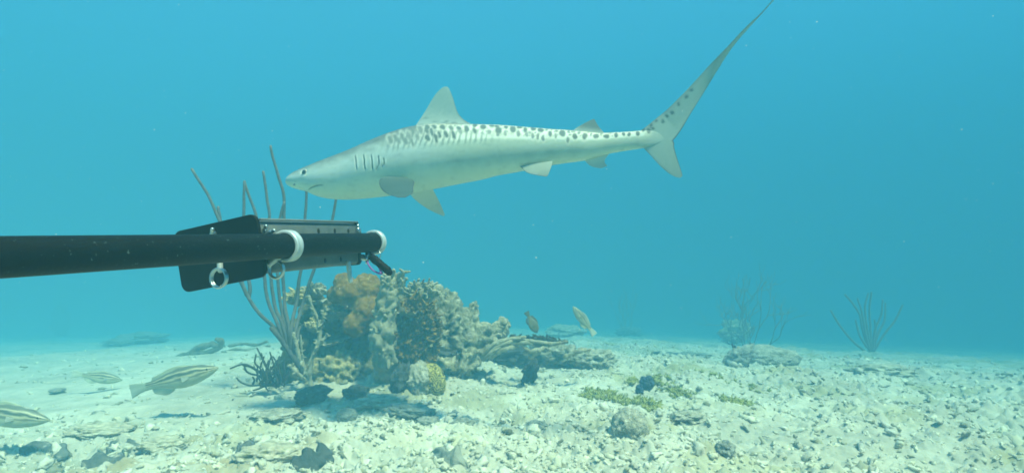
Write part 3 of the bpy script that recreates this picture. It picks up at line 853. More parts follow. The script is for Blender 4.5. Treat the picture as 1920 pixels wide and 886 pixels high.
curl("broken_slab", 835, 860, [(808, 852), (822, 868), (845, 880), (880, 884)], 2.3, .085, .025, M['greystone'], "curved grey slab edge standing at the bottom middle of the foreground", .3, 3)
curl("dark_ridge", 600, 880, [(540, 890), (575, 884), (605, 872), (628, 858)], 2.2, .085, .04, M['dark'], "dark jagged ridge of dead coral at the bottom edge left of the curved slab", .4, 5)
curl("dark_shell", 80, 850, [(28, 858), (55, 852), (85, 850), (118, 856)], 2.4, .06, .03, M['shell'], "dark wavy shell fragment at the lower left corner", .9, 7)
curl("dark_shell", 200, 884, [(150, 893), (190, 886), (235, 884)], 2.2, .07, .03, M['shell'], "dark shell fragment cut by the bottom edge at left", .9, 9)
curl("dark_shell", 240, 845, [(200, 846), (225, 840), (262, 842)], 2.4, .045, .02, M['shell'], "thin dark shell fragment just above the other shells at lower left", .4, 11)
curl("dark_shell", 470, 850, [(440, 858), (470, 850), (505, 852)], 2.4, .05, .02, M['shell'], "thin dark shell fragment on the brown crusty lump", .4, 12)

# fallen branches beyond the reef rock
def build_fallen():
    d = 3.92; base = at(915, 672, d)
    root = thing("fallen_gorgonian", "heap of fallen pale dead branches lying right of the reef rock", "dead coral", base)
    for pts, r in [([(906, 672), (930, 655), (955, 645), (985, 642), (1015, 648), (1030, 655)], .016), ([(908, 668), (935, 648), (970, 638), (1005, 640), (1040, 644), (1062, 640)], .014), ([(904, 668), (925, 645), (950, 636), (975, 634)], .014),
                   ([(920, 668), (945, 655), (970, 648)], .018), ([(985, 662), (1005, 655), (1025, 648), (1050, 642)], .014), ([(915, 660), (940, 640), (960, 634), (985, 631)], .013), ([(995, 668), (1012, 656), (1020, 648)], .020), ([(1060, 668), (1085, 658), (1105, 655)], .016),
                   ([(975, 640), (985, 652), (998, 660)], .013)]:
        P = rod_path([(x, y, -.03 * (k % 2)) for k, (x, y) in enumerate(pts)], d - .06, 26)
        m2 = MB(); m2.tube(P, np.linspace(r, r * .7, 26) * (1 + .12 * rng.normal(size=26)), 10, (1.05, 1.05, 1.05), .35, 50); m2.build("branch", M['greycoral'], root, base)
    n = 60; t = np.linspace(0, 1, n)
    P = np.array([at(958 + 104 * a, 631 + 8 * a + 2 * math.sin(a * 9), d + .08) for a in t])
    mb = MB(); mb.tube(P, .010 + .010 * np.abs(np.sin(t * 34)) * (1 - .5 * t), 9, (.16, .16, .16), .5, 50)
    for k in range(16):
        p = P[rng.integers(0, n)]; L = rng.uniform(.015, .035)
        mb.tube(np.stack([p, p + np.array([rng.normal(0, .01), 0, L * .6]), p + np.array([rng.normal(0, .012), 0, L])]), [.009, .007, .003], 7, (.16, .16, .16), .3, 50)
    mb.build("spiny_ridge", M['greycoral'], root, base)
build_fallen()

# ------------------------------------------------------------------ algae
ALG = MB()
def algae(px_path, width, n, label, r=(.008, .018)):
    mb = ALG
    PP = np.array([gnd(*p)[0] for p in px_path]); C = catmull(PP, 60)
    for k in range(n):
        c = C[rng.integers(60)] + np.array([rng.normal(0, width * .6), rng.normal(0, width), 0])
        fz, _ = gfine(c[:1], c[1:2], np.array([3.0])); z = float(gbase(c[0], c[1]) + fz[0])
        rr = rng.uniform(*r); P, T = lump_verts(2, (rr, rr, rr * .9), k, .7, 2.6, 3)
        mb.add(P + np.array([c[0], c[1], z + rr * .5]), None, T)
        for _ in range(3):
            dv = rng.normal(0, 1, 3); dv[2] = abs(dv[2]); dv /= np.linalg.norm(dv); p = np.array([c[0], c[1], z + rr * .5])
            mb.tube(np.stack([p, p + dv * rr, p + dv * rr * 1.9]), [rr * .35, rr * .3, rr * .15], 5, None, .2, 100)
algae([(1100, 748), (1130, 744), (1170, 752), (1205, 756), (1228, 770)], .045, 200, "long yellow green algae patch in the middle rubble left of the blue stones")
algae([(1218, 724), (1245, 722), (1262, 742), (1290, 745)], .05, 80, "loose yellow green algae patch just right of the blue stones")
algae([(1360, 752), (1385, 756), (1420, 764)], .04, 100, "separate yellow green algae clump farther right on the rubble", (.008, .016))
algae([(1320, 716), (1370, 720), (1420, 732)], .06, 50, "thin olive algae scatter below the grey wedge stone", (.006, .012))
algae([(1185, 722), (1190, 730)], .025, 25, "little algae tuft just left of the blue stones", (.008, .014))

tag(ALG.build("algae", M['algae'], loc=gnd(1205, 756)[0]), "yellow green algae tufts creeping over the rubble right of centre", "algae", kind="stuff")

# ------------------------------------------------------------------ far reef life fading into the haze
def small_whip():
    p, d = gnd(1400, 692); mb = MB()
    for pts in [[(1402, 694), (1403, 675), (1404, 660), (1407, 643)], [(1402, 690), (1392, 678), (1380, 664), (1373, 645)], [(1395, 682), (1390, 668), (1386, 650)], [(1398, 684), (1396, 672), (1397, 652)], [(1384, 668), (1379, 660), (1378, 648)]]:
        P = np.array([at(x, y, d) for x, y in pts]); P = catmull(P, 16); mb.tube(P, np.linspace(.012, .008, 16), 8, (.6, .6, .6), .12, 60)
    tag(mb.build("small_sea_whip", M['rod'], loc=p), "small dark forked sea whip in front of the pale domed rock", "sea whip")
small_whip()
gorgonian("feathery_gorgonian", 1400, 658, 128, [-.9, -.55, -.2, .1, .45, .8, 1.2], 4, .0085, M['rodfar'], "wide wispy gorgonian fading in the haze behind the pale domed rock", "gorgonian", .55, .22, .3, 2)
rock("pale_coral_head", 1378, 645, 52, 36, .25, M['yellowcoral'], "pale crumbly coral head at the foot of the wispy gorgonian", 31, cat="coral", rough=.5, cells=.4, sink=.2)

def far_rod():
    p, d = gnd(1626, 666); mb = MB()
    for k, pts in enumerate([[(1630, 664), (1600, 640), (1575, 610), (1558, 582)], [(1632, 662), (1618, 620), (1612, 590), (1600, 570), (1585, 552)], [(1632, 662), (1622, 620), (1616, 585), (1608, 560)], [(1634, 660), (1626, 615), (1622, 575), (1628, 550)], [(1634, 660), (1632, 615), (1630, 580), (1634, 548)],
              [(1636, 660), (1640, 620), (1652, 590), (1655, 562)], [(1636, 660), (1646, 625), (1658, 600), (1660, 568)], [(1638, 658), (1655, 630), (1678, 600), (1692, 572)], [(1625, 650), (1612, 628), (1604, 600)], [(1640, 655), (1642, 625), (1640, 600)]]):
        P = np.array([at(x, y, d + .05 * math.sin(k * 2.3) * (i / 3)) for i, (x, y) in enumerate(pts)]); P = catmull(P, 24); mb.tube(P, np.linspace(.020, .014, 24), 9, None, .25, 40)
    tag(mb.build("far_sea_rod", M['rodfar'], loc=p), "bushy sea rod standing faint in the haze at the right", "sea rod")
far_rod()
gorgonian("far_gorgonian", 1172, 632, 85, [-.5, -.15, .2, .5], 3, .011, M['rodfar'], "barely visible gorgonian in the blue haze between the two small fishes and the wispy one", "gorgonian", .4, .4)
rock("far_reef", 268, 642, 84, 15, .35, M['farrock'], "dark low reef patch in the haze on the far left sand", 33, rough=.5)
rock("far_reef", 222, 648, 44, 10, .25, M['farrock'], "lower dark reef patch left of the far dark reef", 34, rough=.5)
rock("dark_far_shape", 112, 630, 34, 52, .2, M['dark'], "dark round shape faint in the haze at far left", 35, cat="sponge", rough=.3)  # dim dark form of unknown kind, built standing on the seabed
rock("far_lump", 1060, 634, 70, 22, .25, M['pale_rock'], "pale lump faint in the haze below the yellowish fish", 36, rough=.4)
rock("far_lump", 1178, 630, 44, 12, .25, M['greystone'], "greyish lump faint in the haze at the far edge of the rubble", 37, rough=.5)
def far_branch():
    p, d = gnd(370, 664); mb = MB()
    for pts in [[(335, 668), (360, 662), (390, 660), (412, 650), (416, 640), (408, 636)], [(380, 652), (395, 645), (408, 648)], [(360, 660), (375, 650), (392, 646)]]:
        P = np.array([at(x, y, d - .1) for x, y in pts]); P = catmull(P, 26); mb.tube(P, .028, 9, (.55, .55, .5), .4, 20)
    tag(mb.build("fallen_branch", M['greycoral'], loc=p), "grey fallen branch lying on the sand behind the big striped fish", "dead coral")
    mb = MB()
    for pts in [[(415, 662), (440, 655), (470, 656), (505, 648)], [(430, 648), (455, 644), (480, 646), (500, 640)]]:
        P = np.array([at(x, y, d + .1) for x, y in pts]); P = catmull(P, 20); mb.tube(P, .016, 8, (.7, .7, .65), .4, 20)
    tag(mb.build("fallen_branch", M['greycoral'], loc=at(455, 655, d + .1)), "thin fallen branches on the sand behind the sea rod", "dead coral")
far_branch()

# ------------------------------------------------------------------ tiger shark
def shark_depth(px): return 2.95 - (np.asarray(px, float) - 538) / 672.0 * 0.48

SPOTS = []
for x, y in [(55, 245), (170, 240), (275, 255), (375, 250), (460, 250), (515, 240), (567, 255), (632, 275), (718, 273), (803, 283), (872, 288), (950, 288), (1020, 287), (1090, 278), (1140, 272), (1180, 272), (1240, 262), (1278, 235), (1315, 238)]:
    SPOTS.append((860 + x / 3.69, 180 + y / 3.69, 5.6 if x < 1060 else 4.2, 7.0 if x < 900 else 5.4, 1.0))
for x, y in [(110, 218), (228, 222), (265, 220), (327, 228), (420, 230)]: SPOTS.append((860 + x / 3.69, 180 + y / 3.69, 5.8, 3.8, 1.0))
for x, y in [(110, 265), (212, 270), (272, 280), (322, 278), (413, 280), (470, 280), (513, 295), (548, 300), (585, 305), (670, 290), (755, 318), (10, 270), (55, 280)]: SPOTS.append((860 + x / 3.69, 180 + y / 3.69, 3.4, 6.6, .7))
for x, y in [(890, 325), (930, 330), (980, 335), (1030, 335), (1075, 335), (1120, 335), (1170, 315), (885, 355), (915, 365), (960, 375), (1000, 375), (1045, 380), (1170, 350), (850, 350), (740, 395), (780, 390), (830, 395), (890, 405), (940, 405), (800, 430), (760, 430), (700, 400), (670, 410), (720, 425)]:
    SPOTS.append((520 + x / 3.163, 140 + y / 3.163, 4.4, 9.0 if y > 340 else 6.5, .95 if x > 850 else .65))
for x, y in [(850, 300), (880, 260), (940, 278), (985, 290), (1050, 290), (1010, 276)]: SPOTS.append((520 + x / 3.163, 140 + y / 3.163, 5, 2.0, .6))
for x, y in [(115, 618), (140, 620), (90, 635), (155, 595), (180, 575), (210, 572), (228, 553), (255, 535), (285, 497), (323, 455), (345, 428), (165, 610)]: SPOTS.append((1160 + x / 2.53, y / 2.53, 3.3, 3.8, 1.0))
SPOTS = np.array(SPOTS)
_sr = np.random.default_rng(3)
SPOTS[:, 1] += _sr.normal(0, .9, len(SPOTS)); SPOTS[:, 2] *= _sr.uniform(.75, 1.3, len(SPOTS)); SPOTS[:, 3] *= _sr.uniform(.8, 1.25, len(SPOTS)); SPOTS[:, 4] = np.minimum(1, SPOTS[:, 4] * _sr.uniform(.95, 1.25, len(SPOTS)))

def spot_fields(px, py):
    wx = px + 1.3 * noise2(px * .12, py * .12, 51); wy = py + 1.3 * noise2(px * .12, py * .12, 52)
    dark = np.zeros_like(px); halo = np.zeros_like(px)
    for sx, sy, rx, ry, a in SPOTS:
        tl = .22 if sx < 870 else 0.0
        dx = (wx - sx) - tl * (wy - sy); dy = wy - sy
        r = np.sqrt((dx / rx) ** 2 + (dy / ry) ** 2)
        dark = np.maximum(dark, a * sstep(1.18, .62, r)); halo = np.maximum(halo, a * sstep(1.9, 1.1, r))
    return dark, halo

def shark_color(px, py, fv):
    """skin colour, pigment plus sand bounce on the belly, at lateral position (px, py), fv = 0 on the back .. 1 on the belly"""
    back = np.array([.11, .135, .13]); flank = np.array([.46, .54, .52]); belly = np.array([.63, .67, .53])  # belly tint includes yellow-green light bounced up from the sand
    nz = .05 * fbm2(px * .05, py * .08, 3, 61)
    rear = sstep(760, 880, px)
    c = lerp(back, flank, sstep(.04, .46, fv + nz))
    c2 = lerp(np.array([.17, .18, .165]), np.array([.64, .69, .61]), sstep(.01, .09, fv))
    c2 = c2 * (1 - .0) 
    c2 = np.where((fv > .34)[:, None], lerp(np.array([.64, .69, .61]), np.array([.41, .48, .40]), sstep(.28, .40, fv + nz * .4)), c2)
    c = c * (1 - rear)[:, None] + c2 * rear[:, None]
    lo = sstep(.46, .80, fv + nz - .16 * rear)
    c = c * (1 - lo)[:, None] + belly * lo[:, None]
    dark, halo = spot_fields(px, py)
    # irregular small blotches between the big spots, and faint bars running down the flank
    wx = px + 3 * noise2(px * .07, py * .07, 71); wy = py + 3 * noise2(px * .07, py * .07, 72)
    f1, f2, cid = worley2(wx / 10.5, wy / 9.0, 7)
    bandm = sstep(740, 800, px) * sstep(1190, 1120, px) * sstep(.02, .06, fv) * sstep(.30, .20, fv + .05 * noise2(px * .05, py * .05, 73))
    dark = np.maximum(dark, 0.9 * bandm * sstep(.52, .34, f1) * sstep(.12, .30, f2 - f1) * (RND[cid, 0] > .10) * (1 - halo * .6))
    bars = sstep(.15, .5, np.sin((px + .25 * (py - 260)) * .62 + 2.2 * noise2(px * .05, py * .03, 74)))
    dark = np.maximum(dark, .55 * bars * sstep(700, 750, px) * sstep(960, 890, px) * sstep(.10, .18, fv) * sstep(.48, .34, fv))
    c = c * (1 - .55 * halo[:, None]) + np.array([.64, .65, .56]) * .55 * halo[:, None]
    c = c * (1 - .92 * dark[:, None]) + np.array([.065, .10, .10]) * .92 * dark[:, None]
    tail = sstep(1180, 1232, px) * (1 - dark)
    c = c * (1 - tail)[:, None] + np.array([.37, .45, .40]) * tail[:, None]
    scar = sstep(.42, .55, fbm2(px * .035, py * .11, 3, 75)); c = c * (1 - .10 * scar)[:, None]
    return c

def build_shark():
    base = at(880, 300, shark_depth(880))
    root = thing("tiger_shark", "young spotted tiger shark swimming left above the coral with a long raised tail", "shark", base)
    top = np.array([(538, 341), (538.6, 338), (540, 334.5), (543, 330.5), (549, 326), (557, 321.5), (567, 317), (583, 310.5), (599, 304), (622, 295.5), (646, 286.5), (670, 276.5), (694, 265.5), (718, 255.5), (741, 247), (760, 241), (779, 236.5), (810, 233.5), (840, 232.5), (880, 233), (941, 234.5), (995, 239), (1036, 242), (1077, 244.5), (1105, 247), (1131, 249), (1165, 247.5), (1200, 245), (1230, 243), (1250, 246)])
    bot = np.array([(538, 341), (538.6, 343.5), (540, 346), (543, 348.5), (549, 351.5), (557, 354.5), (567, 357), (575, 358.5), (579, 359.2), (582, 360.8), (586, 363.5), (596, 368), (610, 371.5), (627, 373.5), (650, 374), (672, 373), (710, 369), (741, 365), (773, 361), (811, 354), (860, 344.5), (900, 337), (928, 329.5), (976, 321), (1036, 309), (1096, 301), (1142, 288), (1170, 283), (1199, 279), (1230, 272), (1250, 262)])
    xs = np.concatenate([538 + 12 * np.linspace(0, 1, 26) ** 2, np.linspace(550.5, 1250, 560)])
    yt = np.interp(xs, top[:, 0], top[:, 1]); yb = np.interp(xs, bot[:, 0], bot[:, 1])
    ker = np.ones(9) / 9
    sm = lambda a: np.convolve(np.pad(a, 4, mode='edge'), ker, 'valid')
    for _ in range(2):
        a, b = sm(yt), sm(yb); yt[34:-6] = a[34:-6]; yb[34:-6] = b[34:-6]
    D = shark_depth(xs)
    hh = (yb - yt) / 2 / F_PX * D; cyp = (yb + yt) / 2
    wr = np.interp(xs, [538, 560, 600, 660, 760, 900, 1000, 1100, 1200, 1225, 1250], [1.5, 1.35, 1.12, .95, .86, .84, .82, .76, .46, .20, .04])
    Cn = at(xs, cyp, D)
    ns = 150; th = np.linspace(0, 2 * math.pi, ns, endpoint=False)
    ax = np.gradient(Cn, axis=0); ax[:, 2] = 0; ax /= np.linalg.norm(ax, axis=1)[:, None]
    lat = np.stack([-ax[:, 1], ax[:, 0], 0 * ax[:, 0]], 1)      # horizontal, across the body
    cz = np.cos(th); sx = np.sin(th)
    sx = np.sign(sx) * np.abs(sx) ** .92
    V = Cn[:, None, :] + hh[:, None, None] * (cz[None, :, None] * np.array([0, 0, 1.0]) + (wr[:, None] * sx[None, :])[:, :, None] * lat[:, None, :])
    fv = np.tile((1 - cz) / 2, len(xs)); px = np.repeat(xs, ns); py = np.repeat(yt, ns) + fv * np.repeat(yb - yt, ns)
    V = V.reshape(-1, 3); outward = (V - np.repeat(Cn, ns, 0)); outward /= np.linalg.norm(outward, axis=1)[:, None] + 1e-9
    q_ = V - CAMO; dz_ = q_ @ FWD; sxp = CX + F_PX * q_[:, 0] / dz_
    sxp = sxp.reshape(len(xs), ns); near_ = lat[:, 1].mean() * np.sin(th) < 0
    mir = (-np.arange(ns)) % ns
    sxp = np.where(near_[None, :], sxp, sxp[:, mir]); px = sxp.ravel()
    C = shark_color(px, py, fv)
    # gill slits
    g = np.zeros_like(px); lip = np.zeros_like(px)
    for gx, y0, y1, w in [(667, 299, 325, 1.5), (682.5, 298, 325, 1.5), (697, 299, 326, 1.5), (710, 301, 325, 1.5), (720, 306, 321, 1.3)]:
        sd_ = 1 if gx < 705 else -1
        t = (py - (y0 + y1) / 2) / ((y1 - y0) / 2)
        cx = gx - 2.2 * (1 - t * t) * .0 + sd_ * 2.2 * t * abs(t) * .9 - (0 if sd_ > 0 else 3.2 * t * t)
        ins = sstep(1.05, .85, np.abs(t))
        g = np.maximum(g, ins * sstep(w, .35, np.abs(px - cx))); lip = np.maximum(lip, ins * sstep(2.6, .6, np.abs(px - cx - 2.6)))
    V = V + outward * (.0015 * lip - .006 * g)[:, None]
    C = C * (1 - .9 * g[:, None]) + np.array([.05, .06, .06]) * .9 * g[:, None]
    C = C * (1 - .3 * lip[:, None]) + np.array([.72, .73, .67]) * .3 * lip[:, None]
    # mouth and nostril
    my = np.interp(px, [578, 584, 592, 602, 612], [358.2, 355.6, 353.0, 351.6, 351.2])
    mth = sstep(1.5, .4, np.abs(py - my)) * sstep(577, 580, px) * sstep(610, 598, px)
    V = V - outward * (.006 * mth)[:, None]
    C = C * (1 - .8 * mth[:, None]) + np.array([.06, .06, .06]) * .8 * mth[:, None]
    nos = sstep(1.9, .8, np.hypot((px - 551.5) / 1.5, py - 348.6)); C = C * (1 - .85 * nos[:, None]) + np.array([.07, .07, .07]) * .85 * nos[:, None]
    V = V - outward * (.004 * nos)[:, None]
    # soft hollow round the eye
    er = np.hypot(px - 570, py - 327); V = V - outward * (.004 * sstep(8, 4, er))[:, None]
    ring = sstep(7.5, 5.8, er); C = C * (1 - .5 * ring[:, None]) + np.array([.66, .67, .62]) * .5 * ring[:, None]
    mb = MB(); mb.grid(V, len(xs), ns, True, C)
    mb.add(Cn[[-1]], None, None, C[[0]])
    # fins: airfoil sections between a leading and a trailing edge
    def fin(L, T, dl, dt, thick, colfn, fv0=.15, nspan=60, nch=26, root_flare=.6, tipround=True):
        """L, T photo outlines root->tip; dl, dt depth offsets root->tip"""
        Lp = catmull(np.array(L, float), nspan); Tp = catmull(np.array(T, float), nspan)
        tt = np.linspace(0, 1, nspan); ofs = np.interp(tt, np.linspace(0, 1, len(dl)), dl); oft = np.interp(tt, np.linspace(0, 1, len(dt)), dt)
        L3 = at(Lp[:, 0], Lp[:, 1], shark_depth(Lp[:, 0]) + ofs); T3 = at(Tp[:, 0], Tp[:, 1], shark_depth(Tp[:, 0]) + oft)
        ch = (T3 - L3); cl = np.linalg.norm(ch, axis=1)
        span = np.gradient((L3 + T3) / 2, axis=0)
        nrm = np.cross(ch, span); nrm /= np.linalg.norm(nrm, axis=1)[:, None] + 1e-12
        s = (1 - np.cos(np.linspace(0, math.pi, nch))) / 2
        yt_ = 2.6 * (.2969 * np.sqrt(s) - .126 * s - .3516 * s ** 2 + .2843 * s ** 3 - .1015 * s ** 4)
        k = thick * cl * (1 + root_flare * np.exp(-tt / .10)) * np.maximum(1 - tt ** 6, .12)
        up = L3[:, None, :] + s[None, :, None] * ch[:, None, :] + (k[:, None] * yt_[None, :] + .0008)[:, :, None] * nrm[:, None, :]
        dn = L3[:, None, :] + s[None, :, None] * ch[:, None, :] - (k[:, None] * yt_[None, :] + .0008)[:, :, None] * nrm[:, None, :]
        W = np.concatenate([up, dn[:, ::-1][:, 1:-1]], 1); m = W.shape[1]
        sfull = np.concatenate([s, s[::-1][1:-1]])
        fx = Lp[:, 0:1] + sfull[None] * (Tp[:, 0:1] - Lp[:, 0:1]); fy = Lp[:, 1:2] + sfull[None] * (Tp[:, 1:2] - Lp[:, 1:2])
        C = colfn(fx.ravel(), fy.ravel(), np.repeat(tt, m), np.tile(sfull, nspan))
        mb.grid(W.reshape(-1, 3), nspan, m, True, C)
        c = W[-1].mean(0) + (W[-1].mean(0) - W[-2].mean(0)) * .3
        ids = np.arange(m); mb.add(np.vstack([W[-1], c]), None, np.stack([ids, np.roll(ids, -1), np.full(m, m)], 1), np.vstack([C[-m:], C[-1:]]))
    def dorsal_col(x, y, t, s):
        c = lerp((.58, .64, .58), (.35, .45, .42), sstep(.18, .55, t + .06 * noise2(x * .2, y * .2, 5)))
        c = lerp(c, np.array([.42, .50, .47]), sstep(.82, .98, t))
        dark, halo = spot_fields(x, y); c = c * (1 - .8 * dark[:, None]) + np.array([.2, .22, .2]) * .8 * dark[:, None]
        e = sstep(.93, .995, s); return c * (1 - .6 * e[:, None]) + np.array([.15, .16, .15]) * .6 * e[:, None]
    fin([(770, 246), (779, 236), (796, 211), (814, 181), (829, 165), (838, 162.5)], [(892, 246), (880, 232), (866, 221), (857, 208), (849, 183), (842, 166)], [0, 0], [0, 0], .055, dorsal_col)
    fin([(1068, 252), (1078, 242), (1096, 231), (1112, 223)], [(1142, 256), (1133, 249), (1122, 236), (1115, 224.5)], [0, 0], [0, 0], .06, lambda x, y, t, s: lerp((.48, .55, .49), (.20, .25, .24), sstep(.25, .6, t)))
    def caud_col(x, y, t, s):
        c = lerp((.37, .45, .40), (.31, .41, .38), t)
        up = sstep(.22, .0, s); c = c * (1 - .5 * up[:, None]) + np.array([.26, .28, .27]) * .5 * up[:, None]
        dark, halo = spot_fields(x, y); c = c * (1 - .9 * dark[:, None]) + np.array([.08, .115, .115]) * .9 * dark[:, None]
        e = np.maximum(sstep(.95, .985, s), sstep(.012, .004, s) * .6) * sstep(.05, .15, t)
        return c * (1 - .9 * e[:, None]) + np.array([.035, .04, .04]) * .9 * e[:, None]
    # long upper tail lobe, sweeping towards the viewer at its tip
    fin([(1188, 252), (1207, 241), (1230, 222.5), (1255, 201.6), (1298, 158), (1330, 122.5), (1365, 87), (1397, 53), (1429, 23), (1452, -4), (1470, -26)],
        [(1228, 278), (1254, 270), (1266, 259), (1280, 239), (1294, 215), (1322, 170), (1346, 130), (1376, 85), (1413, 42.5), (1454, -3), (1472, -26)], [0, 0, -.02, -.05, -.1], [0, 0, 0, .02, -.1], .045, caud_col, nspan=120)
    fin([(1190, 264), (1209, 280), (1235, 308), (1252, 323), (1264, 330.5), (1275, 333.5)], [(1240, 245), (1262, 264), (1264, 276), (1269, 295), (1276, 316), (1280, 329)], [0, 0, 0], [0, 0, 0], .05,
        lambda x, y, t, s: caud_col(x, y, t * 0 + .3, np.clip(s, .3, 1)) * lerp((1, 1, 1), (.72, .72, .72), t))
    fin([(1090, 292), (1100, 305), (1110, 312), (1126, 315.8)], [(1150, 280), (1136, 296), (1134, 304), (1139, 311)], [0, 0], [0, 0], .05, lambda x, y, t, s: lerp((.60, .62, .52), (.42, .46, .42), sstep(.2, .9, t)))
    def pec_col(x, y, t, s):
        c = lerp((.20, .26, .24), (.055, .085, .082), sstep(.0, .25, t))
        e = np.maximum(np.maximum(sstep(.95, .985, s), sstep(.025, .010, s)), sstep(.96, .985, t)) * sstep(.1, .2, t)
        return c * (1 - .85 * e[:, None]) + np.array([.06, .06, .06]) * .85 * e[:, None]
    fin([(731, 327), (714, 335), (711, 344), (716, 355), (728, 364), (746, 370)], [(748, 329), (764, 334), (777, 339), (775, 350), (774, 361), (760, 370)], [-.10, -.15, -.20, -.24, -.28], [-.10, -.14, -.20, -.25, -.28], .05, pec_col)
    fin([(760, 345), (771, 366), (787, 381), (808, 394.5), (831, 405)], [(806, 340), (813, 357), (819, 369), (826, 383), (834, 402)], [.05, .10, .16, .2], [.05, .10, .16, .2], .05, lambda x, y, t, s: lerp((.62, .62, .50), (.52, .53, .45), t))
    for sg in (-1, 1):
        fin([(975, 312), (986, 322), (1000, 327), (1024, 331)], [(1036, 302), (1034, 311), (1031, 319), (1027, 329)], [sg * .05, sg * .08, sg * .11], [sg * .05, sg * .08, sg * .11], .05, lambda x, y, t, s: lerp((.28, .33, .29), (.17, .21, .19), t))
    mb.build("body", M['shark'], root, base)
    # eyes
    for side in (-1, 1):
        cost = np.hypot(px - 570, py - 327).reshape(len(xs), ns) + 1e3 * (near_[None, :] != (side == -1))
        i, j_ = np.unravel_index(int(np.argmin(cost)), cost.shape)
        e = V.reshape(len(xs), ns, 3)[i, j_]
        ev = (e - Cn[i]); ev /= np.linalg.norm(ev)
        ev = ev * np.array([1, 1, .6]); ev /= np.linalg.norm(ev)
        Vs, Ts = ico(4); dt_ = Vs @ ev
        c = lerp((.55, .56, .50), (.18, .20, .20), sstep(.62, .70, dt_)); c = lerp(c, np.array([.015, .02, .03]), sstep(.80, .84, dt_))
        m2 = MB(); m2.add(Vs * .0165 + e - ev * .0070, None, Ts, c); m2.build("eye", M['eye'], root, base)
build_shark()

